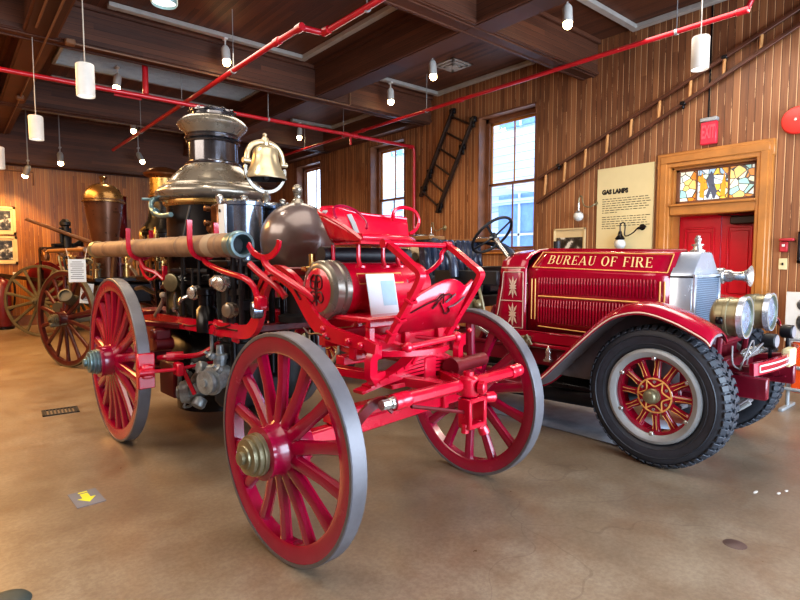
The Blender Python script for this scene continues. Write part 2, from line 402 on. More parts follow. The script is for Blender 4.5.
# windows: tall double-hung sashes set deep in the wall
def window(i, y0, y1):
    yc = (y0 + y1) / 2; w = y1 - y0; h = WZ1 - WZ0; zc = (WZ0 + WZ1) / 2; x = XW + .22
    b = MB()
    for s in (0, 1):                                    # reveal linings and inner casing
        b.box((XW + .13, y0 + .012 if s == 0 else y1 - .012, zc), (.3, .024, h), bev=.003)
        b.box((x, (y0 + .06) if s == 0 else (y1 - .06), zc), (.1, .09, h - .02), bev=.008)
    b.box((XW + .13, yc, WZ1 - .012), (.3, w, .024)); b.box((x, yc, WZ1 - .06), (.1, w - .04, .09), bev=.008)
    b.box((x, yc, WZ0 + .045), (.1, w - .04, .07), bev=.008)
    fr = struct(b.build('window_%d' % i, 'jamb'))
    b = MB(); b.box((XW + .08, yc, WZ0 + .012), (.3, w + .06, .03), bev=.008); b.build('sill', 'oak', fr)
    zm = 2.84; yi0, yi1 = y0 + .105, y1 - .105
    for nm, za, zb, xx in (('upper_sash', zm - .02, WZ1 - .105, x + .02), ('lower_sash', WZ0 + .08, zm + .03, x - .02)):
        b = MB(); m = .035
        for yy in (yi0 + m / 2, yi1 - m / 2): b.box((xx, yy, (za + zb) / 2), (.04, m, zb - za), bev=.005)
        for zz in (za + .025, zb - .02): b.box((xx, yc, zz), (.04, yi1 - yi0, .045), bev=.005)
        b.box((xx, yc, (za + zb) / 2), (.03, .024, zb - za), bev=.004)
        sh = b.build(nm, 'oak' if nm == 'upper_sash' else 'jamb', fr)
        for s in (-1, 1):
            p = MB(); hw = (yi1 - yi0) / 4 - .03
            yy = yc + s * (yi1 - yi0 - .05) / 4
            p.box((xx, yy, (za + zb) / 2), (.004, hw * 2 + .02, zb - za - .08)); p.build('pane', 'pane', sh)
for i, w in enumerate(WIN): window(i + 1, *w)
# neighbouring house seen through the windows
b = MB(); b.box((14.5, 8, 4.2), (5, 22, 8.4)); b.box((11.9, 8, 8.3), (.4, 22.2, .3)); b.box((11.95, 8, 3.1), (.12, 22, .14))
for yy in (10.9, 16.1, 21): b.box((11.96, yy, 4.3), (.1, .28, 8.2))
nbh = b.build('neighbouring_house', 'siding'); tag(nbh, 'pale blue-white boarded house outside, seen through the windows of the right wall', 'building')
for yy in (9.2, 14, 18.6):
    for zz in (2.2, 6.2):
        b = MB(); b.box((11.98, yy, zz), (.08, 1.5, 2.2), bev=.02); w_ = b.build('shutter_window', 'bluewin', nbh)
        b = MB(); b.box((11.93, yy, zz), (.06, .06, 2.2)); b.box((11.93, yy, zz), (.06, 1.5, .06)); b.build('glazing_bar', 'white', w_)

# the red door in its oak surround, stained glass above it
b = MB(); xf = XW - .03
Y0, Y1 = 2.26, 3.27
for y in (Y0 - .075, Y1 + .085):
    b.box((xf, y, 1.42), (.07, .17, 2.84), bev=.01); b.box((xf - .035, y, 1.42), (.03, .09, 2.84), bev=.01)
b.box((xf - .003, (Y0 + Y1) / 2, 2.795), (.07, 1.356, .196), bev=.01); b.box((xf - .039, (Y0 + Y1) / 2, 2.803), (.03, 1.27, .1), bev=.01)
b.box((xf + .01, (Y0 + Y1) / 2, 2.14), (.08, Y1 - Y0, .15), bev=.012); b.box((xf - .04, (Y0 + Y1) / 2, 2.2), (.05, Y1 - Y0, .03), bev=.006)
for y in (Y0 + .012, Y1 - .012): b.box((XW + .14, y, 1.35), (.28, .024, 2.7))
b.box((XW + .14, (Y0 + Y1) / 2, 2.08), (.28, Y1 - Y0, .03)); b.box((XW + .14, (Y0 + Y1) / 2, 2.69), (.28, Y1 - Y0, .03))
dr = struct(b.build('door_1', 'oak'))
ym = 2.72
for y0, y1 in ((Y0 + .03, ym - .004), (ym + .004, Y1 - .03)):
    b = MB(); b.box((XW + .24, (y0 + y1) / 2, 1.04), (.05, y1 - y0, 2.08), bev=.004)
    for z0, z1 in ((.2, .85), (1.0, 1.9)):
        yc, zc, w, h = (y0 + y1) / 2, (z0 + z1) / 2, (y1 - y0) - .16, z1 - z0
        b.box((XW + .21, yc, zc), (.016, w * .8, h - .1), bev=.007)
        for s in (-1, 1):
            b.box((XW + .212, yc + s * w / 2, zc), (.02, .025, h), bev=.006); b.box((XW + .212, yc, zc + s * h / 2), (.02, w, .025), bev=.006)
    lf = b.build('door_leaf', 'doorred', dr)
    b = MB(); b.cyl((XW + .215, y1 - .06 if y0 < 2.5 else y0 + .06, 1.0), (XW + .16, y1 - .06 if y0 < 2.5 else y0 + .06, 1.0), .012); b.sphere((XW + .15, y1 - .06 if y0 < 2.5 else y0 + .06, 1.0), .028, 12, 8); b.build('door_knob', 'brass', lf)
b = MB(); b.box((XW + .17, 2.45, 1.98), (.08, .3, .1), bev=.015); b.bar((XW + .15, 2.5, 2.03), (XW + .18, 2.75, 2.06), .02, .012); b.build('door_closer', 'dkwood', dr)
b = MB()
xg = XW + .1
for y in (Y0 + .045, Y1 - .045): b.box((xg, y, 2.455), (.05, .05, .44), bev=.005)
for z in (2.24, 2.665): b.box((xg, (Y0 + Y1) / 2, z), (.05, Y1 - Y0 - .04, .04), bev=.005)
for y in (2.61, 2.99): b.box((xg, y, 2.455), (.04, .016, .4))
tf = b.build('transom_frame', 'jamb', dr)
for y0, y1, mt in ((2.33, 2.6, 'stained'), (2.62, 2.98, 'stainedmid'), (3.0, 3.2, 'stained')):
    b = MB(); b.box((xg + .005, (y0 + y1) / 2, 2.453), (.012, y1 - y0, .39)); b.build('stained_glass_panel', mt, tf)
# plain leaded shapes of the middle panel: a dark upright shape between two amber ones
b = MB()
for pts in ([(2.77, 2.27), (2.745, 2.36), (2.78, 2.45), (2.79, 2.56), (2.82, 2.62), (2.85, 2.56), (2.87, 2.5), (2.84, 2.42), (2.88, 2.3), (2.85, 2.27), (2.82, 2.36), (2.79, 2.27)],):
    b.prism([(xg - .003, y, z) for y, z in pts], (-.003, 0, 0))
b.build('leaded_dark_shape', surf('grey blue glass', srgb(84, 92, 116), .3), tf)
b = MB()
for pts in ([(2.9, 2.28), (2.955, 2.3), (2.95, 2.45), (2.93, 2.62), (2.9, 2.5)], [(2.65, 2.28), (2.71, 2.3), (2.7, 2.42), (2.665, 2.6), (2.65, 2.45)]):
    b.prism([(xg - .003, y, z) for y, z in pts], (-.003, 0, 0))
b.build('leaded_amber_shape', surf('amber glass', srgb(230, 150, 40), .3, emis=(srgb(230, 150, 40), .35)), tf)  # emission imitates daylight behind the amber glass

# ------------------------------------------------------------------ things on the right wall
# short dark ladder, hung steeply
XL = XW - .06
def ladder(name, label, a0, a1, c0, c1, rungs, w, mat, rmat, hooks, hk=.14):
    t = thing(name, label, 'ladder', (XL, (a0[0] + c1[0]) / 2, (a0[1] + c1[1]) / 2)); o = t.location
    P = lambda q, x=0: (x, q[0] - o.y, q[1] - o.z)
    for p, q in ((a0, a1), (c0, c1)):
        b = MB(); b.bar(P(p), P(q), .045, w, up=(1, 0, 0)); b.build('side_rail', mat, t)
    L = lambda p, q, k: (p[0] + (q[0] - p[0]) * k, p[1] + (q[1] - p[1]) * k)
    for k in rungs:
        b = MB(); b.cyl(P(L(a0, a1, k)), P(L(c0, c1, k)), .02, n=8); b.build('rung', rmat, t)
    for side, k in hooks:
        p = L(a0, a1, k) if side == 0 else L(c0, c1, k)
        b = MB(); b.box(P(p, .0), (.06, hk, hk * .7), bev=.01); b.box(P((p[0], p[1] - hk * .5), .01), (.04, hk * .35, hk), bev=.008); b.build('wall_bracket', 'black', t)
    return t
ladder('roof_ladder', 'short dark six-rung ladder hung steeply on the wall left of the nearest window', (8.22, 2.78), (7.3, 4.33), (7.74, 2.42), (6.78, 4.08), [.06, .22, .4, .57, .75, .92], .08, 'dkwood', 'dkwood', [(1, .97), (0, .97), (1, .08), (0, .1), (1, .7), (0, .3)])
ladder('long_ladder', 'long narrow brown ladder slanting up the wall above the red door', (5.38, 2.8), (1.5, 4.46), (5.4, 2.42), (1.5, 4.3), [.04, .13, .22, .31, .4, .5, .6, .7, .8, .9], .045, 'ladwood', 'rung', [(0, .1), (1, .58), (0, .7)], .07)
# gas lamp board
t = thing('notice_board', 'tall cream board with text about gas lamps, left of the red door', 'board', (XW - .015, 3.92, 2.2))
b = MB(); b.box((0, 0, 0), (.03, .84, 1.24), bev=.004); b.build('board', 'cream', t)
fx = -.0165
text_mesh('GAS LAMPS', .078, lambda u, v: (fx, .14 - u, .27 + v * 1.1), 'ink', 'title_lettering', t, .006)
b = MB(); rnd = random.Random(3)
for i in range(13):
    z = .17 - i * .033 - (.03 if i > 6 else 0); y = .33
    if i in (6, 12): end = .1
    else: end = -.33
    while y > end:
        w = rnd.uniform(.02, .07); b.box((fx, y - w / 2, z), (.001, w, .009)); y -= w + .016
o_ = b.build('text_lines', 'ink', t); o_['kind'] = 'stuff'
def gas_lamp(name, label, y, z, s, out=.12, group=None):
    t = thing(name, label, 'lamp', (XW + .006, y, z), 0, group)
    b = MB(); b.lathe([(.045 * s, 0), (.045 * s, .012), (.02 * s, .03), (.012, .04)], (-out * .0 - (XW - XW), -.1 * s, .05 * s), (-1, 0, 0), 14); b.build('wall_rose', 'oldbrass', t)
    b = MB(); b.tube([(-.03, -.1 * s, .05 * s), (-out * .8, -.1 * s, .03 * s), (-out, -.04 * s, .0), (-out, .03 * s, .03 * s), (-out, .06 * s, .13 * s), (-out, .09 * s, .13 * s), (-out, .1 * s, .05 * s)], .008 * s, 8, smooth=5); b.build('bracket_arm', 'oldbrass', t)
    b = MB(); b.cyl((-out, .1 * s, .06 * s), (-out, .1 * s, -.04 * s), .014 * s, n=10); b.lathe([(.02 * s, 0), (.045 * s, -.025 * s), (.05 * s, -.03 * s)], (-out, .1 * s, -.03 * s), (0, 0, 1), 14); b.build('burner', 'nickel', t)
    b = MB(); b.sphere((-out, .1 * s, -.1 * s), .06 * s, 16, 10); b.build('glass_globe', 'globe', t)
    return t
gas_lamp('gas_lamp', 'small gas lamp with glass globe on the bare wall just left of the cream board', 4.46, 2.27, 1.25, .13)
gas_lamp('gas_lamp', 'small gas lamp with globe on the wall below the short dark ladder', 7.7, 2.06, 1.2, .14)
# the lamp fixed on the board is thin and black
t = thing('gas_lamp', 'black gas lamp on a long curved arm, mounted low on the cream board', 'lamp', (XW - .03, 3.98, 1.83))
b = MB(); b.tube([(0, -.34, .11), (-.06, -.31, .1), (-.1, -.27, .04), (-.1, -.2, .0), (-.1, -.14, .0), (-.1, -.14, .14), (-.1, -.11, .18), (-.1, -.07, .15), (-.1, -.07, .06)], .009, 8, smooth=5); b.build('bracket_arm', 'black', t)
b = MB(); b.lathe([(.05, 0), (.045, .015), (.015, .03)], (.014, -.34, .11), (-1, 0, 0), 12); b.bar((-.02, -.4, .12), (-.02, -.28, .09), .02, .03); b.build('wall_rose', 'black', t)
b = MB(); b.lathe([(.06, -.06), (.066, -.04), (.034, .0), (.02, .06)], (-.1, -.07, 0), (0, 0, 1), 14); b.build('burner', 'black', t)
b = MB(); b.sphere((-.1, -.07, -.12), .08, 16, 10); b.build('glass_globe', 'globe', t)
# framed photographs
def framed(name, label, x, y, z, w, h, axis, fm, border=.04, group=None, lower=.0):
    t = thing(name, label, 'picture', (x, y, z), 0, group)
    B = (lambda a, c, sa, sc, d, dd: ((d, a, c), (dd, sa, sc))) if axis == 'Y' else (lambda a, c, sa, sc, d, dd: ((a, d, c), (sa, dd, sc)))
    b = MB()
    for s in (-1, 1):
        c, q = B(s * (w / 2 - border / 2), 0, border, h, -.02, .035); b.box(c, q, bev=.005)
        c, q = B(0, s * (h / 2 - border / 2), w, border, -.02, .035); b.box(c, q, bev=.005)
    b.build('frame', fm, t)
    b = MB(); c, q = B(0, 0, w - border, h - border, -.012, .01); b.box(c, q); b.build('mount', 'creamframe' if fm != 'black' else 'paper', t)
    if lower is not None:
        b = MB(); c, q = B(0, -lower * h * .12, w - border * 3.4, (h - border * 3.4) * (1 - lower * .3), -.02, .008); b.box(c, q); b.build('photograph', 'photo', t)
    return t
framed('framed_photograph', 'cream framed black and white photograph on the wall just above the engine bonnet', XW, 4.8, 1.78, .56, .4, 'Y', 'creamframe', .03, lower=1)
framed('framed_photograph', 'cream framed photograph on the far left wall, upper one of two', 1.0, YB, 2.38, .5, .62, 'X', 'creamframe', .055)
framed('framed_photograph', 'cream framed photograph on the far left wall, lower one of two', .98, YB, 1.72, .56, .62, 'X', 'creamframe', .055)
framed('framed_print', 'white print in a thin black frame at the right edge, right of the fire alarm', XW, 1.58, 1.62, .5, .36, 'Y', 'black', .03, lower=None)
b = MB(); b.box((1.2, YB - .01, 1.16), (.1, .02, .13), bev=.006); b.box((1.2, YB - .024, 1.16), (.03, .012, .05), bev=.003)
tag(b.build('light_switch', 'white'), 'small white switch on the far left wall below the two framed photographs', 'switch')
# exit sign, its cable, red gong, alarm, switch plate
t = thing('exit_sign', 'glowing red exit sign above the oak door surround', 'sign', (XW, 2.82, 3.08))
b = MB(); b.box((-.03, 0, 0), (.06, .19, .28), bev=.01); b.build('sign_face', 'exitred', t)
b = MB(); b.box((-.035, 0, .165), (.09, .2, .05), bev=.008); b.build('mounting_box', 'grey', t)
text_mesh('EXIT', .13, lambda u, v: (-.0625, -u * .6, v * 1.75 + .005), 'exitlet', 'lettering', t, .004)
b = MB(); b.tube([(XW - .015, 2.84, 3.27), (XW - .01, 2.842, ZC)], .012, 6)
tag(b.build('exit_sign_cable', 'black'), 'thin black cable running down the wall to the exit sign', 'cable')
t = thing('fire_gong', 'large round red alarm gong on the wall at the right edge', 'gong', (XW, 1.885, 3.05))
b = MB(); b.lathe([(.05, 0), (.05, .05), (.15, .055), (.155, .07), (.14, .095), (.08, .112), (.001, .115)], (0, 0, 0), (-1, 0, 0), 36); b.build('gong_dome', 'gongred', t)
b = MB(); b.lathe([(.015, .115), (.015, .128), (.001, .13)], (0, 0, 0), (-1, 0, 0), 12); b.build('centre_bolt', 'nickel', t)
t = thing('fire_alarm_pull', 'small red fire alarm pull station with a projecting top, right of the door', 'alarm', (XW, 1.965, 1.65))
b = MB(); b.box((-.02, 0, -.02), (.04, .08, .12), bev=.008); b.build('body', 'alarmred', t)
b = MB(); b.box((-.04, -.035, .06), (.08, .14, .032), bev=.008); b.build('hood', 'alarmred', t)
b = MB(); b.box((-.043, 0, -.005), (.01, .03, .03), bev=.003); b.build('handle', 'white', t)
t = thing('switch_plate', 'cream switch plate on the wall under the red fire alarm', 'switch', (XW, 1.97, 1.43))
b = MB(); b.box((-.006, 0, 0), (.012, .085, .13), bev=.004); b.build('plate', 'cream', t)
b = MB(); b.box((-.016, 0, 0), (.02, .018, .03), bev=.003); b.build('toggle', 'black', t)
# display board with round pictures and the orange barrier at the right edge
t = thing('display_board', 'white display board with round pictures at the right edge behind the engine', 'board', (XW - .25, 1.38, 0))
b = MB(); b.box((0, 0, .84), (.03, .95, .56), bev=.004); b.build('panel', 'white', t)
for y, z, r in ((.3, .98, .07), (.22, .78, .15), (-.2, .9, .16)):
    b = MB(); b.cyl((-.016, y, z), (-.019, y, z), r, n=28); b.build('round_picture', 'photo', t)
for s in (-1, 1):
    b = MB(); b.bar((.02, s * .38, .95), (.14 * 0 + .02, s * .38, 0), .03, .04, up=(1, 0, 0)); b.build('leg', 'jamb', t)
t = thing('safety_barrier', 'orange safety barrier panel with grey rails on the floor at the right edge', 'barrier', (6.35, 1.41, 0))
b = MB(); b.box((0, -.12, .42), (.04, .52, .5), bev=.01); b.build('panel', 'orange', t)
for z in (.2, .42, .7):
    b = MB(); b.cyl((-.03, .19, z), (-.03, -.6, z), .018, n=10); b.build('rail', 'grey', t)
for y in (.17, -.45):
    b = MB(); b.cyl((0.02, y, 0), (0.02, y, .74), .018, n=10); b.bar((-.2, y, .015), (.22, y, .015), .04, .03); b.build('foot_post', 'grey', t)

# ------------------------------------------------------------------ ceiling pipes, tracks, lamps
def pipe(name, label, pts, r, mat, cat='pipe', hang=(), fit=(), fr=1.35, group=None, ztop=ZC):
    b = MB(); b.tube(pts, r, 12)
    o = b.build(name, mat); tag(o, label, cat, group)
    for p in fit:
        p, d = V(p[0]), V(p[1]).normalized(); q = MB(); q.lathe([(r * 1.05, -r * 2), (r * fr, -r * 1.7), (r * fr, r * 1.7), (r * 1.05, r * 2)], p, d, 14); q.build('coupling', mat, o)
    for p in hang:
        q = MB(); q.tube([(p[0], p[1], p[2] + r), (p[0], p[1], ztop)], .006, 6)
        q.lathe([(r * 1.25, -.015), (r * 1.25, .015)], p, (0, 1, 0) if abs(V(pts[-1]).y - V(pts[0]).y) > 1 else (1, 0, 0), 12); q.build('hanger_rod', 'grey', o)
    return o
pipe('sprinkler_pipe', 'long red sprinkler pipe running beside the right wall under the ceiling beams', [(6.5, 13.6, 4.08), (6.52, 2.2, 4.08), (6.52, 2.13, 4.1), (6.52, 2.1, 4.16), (6.52, 2.1, 4.7)], .03, 'pipered',
     hang=[(6.52, 2.85, 4.08), (6.52, 7.05, 4.08), (6.51, 9.6, 4.08), (6.51, 11.2, 4.08)], fit=[((6.52, 6.25, 4.08), (0, 1, 0)), ((6.52, 2.18, 4.08), (0, 1, 0)), ((6.51, 8.9, 4.08), (0, 1, 0))])
pipe('sprinkler_pipe', 'red sprinkler pipe with an offset bend crossing the ceiling above the boiler stack', [(2.95, 13.4, 3.93), (2.97, 5.85, 3.93), (2.99, 5.24, 3.93), (3.03, 5.19, 3.93), (3.2, 5.17, 3.93), (3.25, 5.12, 3.93), (3.3, .5, 3.93)], .032, 'pipered',
     hang=[(2.97, 6.9, 3.93), (2.97, 8.9, 3.93), (3.27, 4.4, 3.93), (2.96, 11.2, 3.93)], fit=[((2.975, 5.7, 3.93), (0, 1, 0)), ((3.245, 5.1, 3.93), (0, 1, 0)), ((2.99, 5.22, 3.93), (0, 1, 0))])
o = pipe('sprinkler_pipe', 'red cross pipe under the beam that turns down the right wall at its end', [(-3.5, 8.4, 3.84), (5.9, 8.4, 3.8), (7.25, 8.36, 3.78), (7.36, 8.35, 3.76), (7.38, 8.35, 3.66), (7.38, 8.35, .3)], .032, 'pipered',
     hang=[(1.5, 8.4, 3.82), (4.6 - .4, 8.4, 3.81)], fit=[((5.75, 8.4, 3.8), (1, 0, 0)), ((5.95, 8.4, 3.8), (1, 0, 0)), ((7.3, 8.36, 3.775), (1, 0, 0))], ztop=ZC)
b = MB(); b.tube([(2.3, 8.4, ZC), (2.3, 8.4, 3.85)], .04, 10); b.tube([(5.85, 8.4, 3.8), (5.85, 8.4, 3.62)], .02, 8); b.tube([(1.9, 8.45, 3.78), (2.25, 8.45, 3.78)], .018, 8); split(b, 'riser', 'pipered', o)
# brown conduits along the lower beam edges
def conduit(label, pts, boxes=()):
    b = MB(); b.tube(pts, .014, 8); o = tag(b.build('conduit', 'brownpipe'), label, 'conduit')
    for p in boxes:
        q = MB(); q.box(p, (.11, .11, .07), bev=.012); q.build('junction_box', 'brownpipe', o)
conduit('thin brown conduit along the near lower edge of the wide cross beam', [(1.3, 7.93, 4.17), (5.5, 7.93, 4.17), (5.52, 7.93, 4.19), (5.52, 7.93, 4.45)], [(1.3, 7.9, 4.165)])
conduit('thin brown conduit along the underside edge of the left lengthwise beam', [(1.06, 1.2, 4.16), (1.06, 14.3, 4.16)], [(1.06, 11.0, 4.155)])
conduit('short brown conduit running along the middle of the left beam underside', [(.93, 7.7, 4.182), (.93, 1.2, 4.182)])
conduit('thin brown conduit on the far left wall ending in a short drop', [(.2, 14.9862, 3.5), (1.62, 14.9862, 3.5), (1.62, 14.9862, 3.2)])
# lighting tracks: pale rails forming rectangles inside each coffer
def mtrack(label, segs):
    b = MB()
    for p, q in segs: b.bar((*p, ZC - .034), (*q, ZC - .034), .09, .06, bev=.004)
    for p in {p for s in segs for p in s}: b.box((*p, ZC - .036), (.11, .11, .06), bev=.006)
    return tag(b.build('light_track', 'conduit'), label, 'light track')
mtrack('grey angled light track in the ceiling bay above the boiler stack', [((1.75, 7.7), (4.47, 7.7)), ((4.47, 7.7), (4.47, 4.75))])
mtrack('grey angled light track in the ceiling bay beside the nearest window', [((6.05, 7.65), (7.36, 7.65)), ((7.36, 7.65), (7.36, 5.5))])
mtrack('grey angled light track in the ceiling bay above the red door', [((5.9, 3.8), (7.4, 3.8)), ((7.4, 3.8), (7.4, 2.6))])
mtrack('grey angled light track in the far bay near the second window', [((6.2, 11.15), (7.22, 11.15)), ((7.22, 11.15), (7.22, 9.5))])
mtrack('grey light track across the far left ceiling bay', [((1.6, 11.3), (4.6, 11.3))])
mtrack('grey light track across the farthest ceiling bay by the end wall', [((1.3, 13.9), (4.6, 13.9))])
def track_light(label, x, y, aim=(0, 0, -1), z=None, L=.2, r=.06, power=40, col=(1, .74, .45), mat='white', drop=.1, size=100):
    zt = ZC - .055 if z is None else z
    t = thing('track_light', label, 'spotlight', (x, y, zt)); d = V(aim).normalized()
    c = V((0, 0, -drop - .05))
    b = MB(); b.box((0, 0, -.015), (.05, .09, .03), bev=.005); b.tube([(0, 0, ZC - zt), (.0, 0, -drop)], .012, 8); b.build('stem', mat, t)
    b = MB(); b.lathe([(r * .55, -.02), (r * .8, 0), (r, .03), (r, L), (r * .9, L), (r * .85, L - .03)], c - d * .02, d, 18, cap=False); b.lathe([(.001, -.021), (r * .56, -.02)], c - d * .02, d, 18, cap=False); b.build('lamp_housing', mat, t)
    b = MB(); b.lathe([(r * .84, L - .03), (r * .7, L + .01), (r * .4, L + .03), (.001, L + .038)], c - d * .02, d, 16, cap=False); b.sphere(c + d * (L + .005), r * .92, 16, 10); b.build('bulb', 'bulb', t)
    ld = bpy.data.lights.new('spot', 'SPOT'); ld.energy = power; ld.color = col; ld.spot_size = math.radians(size); ld.spot_blend = .8; ld.shadow_soft_size = .06
    lo = bpy.data.objects.new('spot', ld); COL.objects.link(lo); lo.parent = t; lo.location = c + d * (L + .08)
    lo.rotation_euler = d.to_track_quat('-Z', 'Y').to_euler()
    return t
TL = [
 ('lit track spotlight in the far left bay, above the copper air vessel', 2.3, 9.95, (-.15, -.1, -1), 90),
 ('lit track spotlight on the track above the boiler stack', 3.2, 7.7, (.0, -.2, -1), 90),
 ('lit track spotlight on the left arm of the track beside the nearest window', 6.2, 7.65, (-.05, -.1, -1), 80),
 ('lit track spotlight next to the square ceiling vent', 5.85, 6.2, (.05, -.05, -1), 80),
 ('lit spotlight at the top edge, in the bay above the motor engine', 5.85, 3.85, (-.05, -.1, -1), 90),
 ('lit track spotlight right of the bell in the far bay near the second window', 6.35, 11.15, (-.1, -.1, -1), 80),
 ('lit small spotlight left of the diagonal red pipe in the far bay', 3.25, 12.9, (0, -.1, -1), 100),
 ('lit grey spotlight tilted sideways at the end of the far left track', 3.6, 13.9, (.35, -.35, -1), 90, 4.15),
 ('lit spotlight low over the end wall, left of the tilted grey one', 2.01, 13.9, (0, -.1, -1), 100, 3.95),
 ('dark grey spotlight tilted at the end wall above the framed photographs', 1.42, 13.9, (-.3, .6, -1), 190, 3.6),
]
for lb, x, y, aim, pw, *zz in TL:
    track_light(lb, x, y, aim, z=zz[0] if zz else None, power=pw * .8, size=120 if 'tilted at the end' not in lb else 95, col=(1, .74, .45) if 'tilted at the end' not in lb else (1, .62, .24), mat='grey' if 'grey' in lb else 'white')
def pendant(label, x, y, z, r=.075, h=.28, mat='white', power=25):
    t = thing('pendant_light', label, 'pendant lamp', (x, y, z), 0)
    b = MB(); b.lathe([(.001, h), (r * .9, h), (r, h - .01), (r, .01), (r * .97, 0), (r * .93, .0), (r * .93, .05)], (0, 0, 0), (0, 0, 1), 24, cap=False); b.build('cylinder_shade', mat, t)
    b = MB(); b.lathe([(r * .92, .02), (.001, .025)], (0, 0, 0), (0, 0, 1), 20, cap=False); b.build('diffuser', 'bulbdim', t)
    b = MB(); b.tube([(0, 0, h - .005), (0, 0, ZC - z)], .006, 6); b.build('cord', 'conduit', t)
    ld = bpy.data.lights.new('pendant', 'SPOT'); ld.energy = power; ld.color = (1, .86, .68); ld.spot_size = math.radians(130); ld.spot_blend = .7; ld.shadow_soft_size = .07
    lo = bpy.data.objects.new('pendant', ld); COL.objects.link(lo); lo.parent = t; lo.location = (0, 0, -.01)
    return t
pendant('white cylinder pendant lamp hanging above the long ladder near the exit sign', 5.55, 2.2, 3.27, .078, .3)
pendant('white cylinder pendant lamp hanging at upper left, nearest of the three on the left', 1.12, 6.1, 3.06, .082, .31)
pendant('white cylinder pendant lamp at left, second of the three going back', .93, 8.1, 2.96, .08, .29)
pendant('white cylinder pendant lamp cut by the left edge, farthest of the three', .62, 9.5, 2.76, .085, .3)
pendant('blue-grey pendant lamp cut by the top edge at upper left', 1.28, 4.15, 3.29, .09, .3, 'verdigris')
# vents
t = thing('ceiling_vent', 'square stepped white ceiling vent above the short ladder', 'vent', (6.55, 6.45, ZC))
b = MB()
for s, z in ((.46, -.01), (.34, -.025), (.22, -.04)):
    for k in (-1, 1):
        b.box((k * (s / 2 - .025), 0, z), (.05, s, .02), bev=.004); b.box((0, k * (s / 2 - .025), z), (s, .05, .02), bev=.004)
b.box((0, 0, -.045), (.12, .12, .015)); b.build('louvres', 'vent', t)
b = MB(); b.box((0, 0, -.004), (.46, .46, .008)); b.build('back_plate', 'satin', t)
t = thing('ceiling_vent', 'dull square ceiling vent in the dark far left bay', 'vent', (2.95, 14.0 - .1, ZC))
b = MB()
for s, z in ((.6, -.01), (.42, -.025), (.24, -.04)):
    for k in (-1, 1):
        b.box((k * (s / 2 - .03), 0, z), (.06, s, .02), bev=.004); b.box((0, k * (s / 2 - .03), z), (s, .06, .02), bev=.004)
b.build('louvres', 'grey', t)
t = thing('ceiling_grille', 'long grey striped ceiling grille in the far left bay behind the cross beam', 'grille', (3.05, 10.0, ZC))
b = MB()
for i in range(9): b.box((0, -.4 + i * .1, -.03), (3.1, .06, .03), rot=(.3, 0, 0))
b.build('slats', 'grey', t)
b = MB()
for s in (-1, 1): b.box((0, s * .46, -.03), (3.2, .05, .06), bev=.006); b.box((s * 1.58, 0, -.03), (.05, .95, .06), bev=.006)
b.build('grille_frame', 'grey', t)

# ------------------------------------------------------------------ on the floor
t = thing('floor_drain', 'dark slotted drain grate in the floor at left', 'drain', (.79, 6.08, 0), -4)
b = MB()
for s in (-1, 1): b.box((s * .14, 0, .004), (.02, .24, .012)); b.box((0, s * .11, .004), (.3, .02, .012))
for i in range(9): b.box((-.12 + i * .03, 0, .003), (.013, .2, .01))
b.build('grate', 'satin', t)
t = thing('floor_sticker', 'faded blue floor sticker with a yellow arrow at left', 'sticker', (.6, 3.72, 0), 3)
b = MB(); b.box((0, 0, .0015), (.155, .25, .003)); b.build('backing', 'stickblue', t)
b = MB(); b.prism([(-.022, .075, .003), (.022, .075, .003), (.022, 0, .003), (.05, 0, .003), (0, -.075, .003), (-.05, 0, .003), (-.022, 0, .003)], (0, 0, .0015)); b.box((0, .1, .0037), (.05, .018, .0015)); b.build('arrow', 'yellow', t)
b = MB(); b.lathe([(.001, .022), (.05, .021), (.085, .012), (.095, 0)], (.13, 2.77, 0), (0, 0, 1), 24); tag(b.build('floor_disc', surf('grey green rubber', srgb(62, 72, 70), .6)), 'dark grey-green round disc on the floor at the bottom left corner', 'disc')
b = MB(); b.lathe([(.001, .002), (.05, .002), (.055, 0)], (3.05, .95, 0), (0, 0, 1), 20); tag(b.build('floor_plug', 'stain'), 'small dark round plug in the floor in front of the motor engine', 'plug')
b = MB(); rnd = random.Random(5); rows = []
for i in range(9):
    rows.append([(x, 2.0 + i * .3, .006 + rnd.uniform(0, .008)) for x in (3.98 + rnd.uniform(-.03, .03), 4.3, 4.6, 4.95)])
b.loft(rows); tag(b.build('drip_sheet', 'floormat', solid=.004), 'pale grey-blue protective sheet on the floor under the motor engine', 'sheet')
for i, (x, y) in enumerate(((3.86, 1.1), (3.95, 1.0), (4.03, .98))):
    b = MB(); b.lathe([(.001, .002), (.012, .002), (.014, 0)], (x, y, 0), (0, 0, 1), 7); b.xform(Matrix.Translation((x, y, 0)) @ Matrix.Diagonal((2.2 - i * .5, .7, 1, 1)) @ Matrix.Translation((-x, -y, 0)))
    tag(b.build('paint_fleck', 'white'), 'small white fleck on the floor in front of the engine tyre', 'fleck', 'white flecks on the floor')
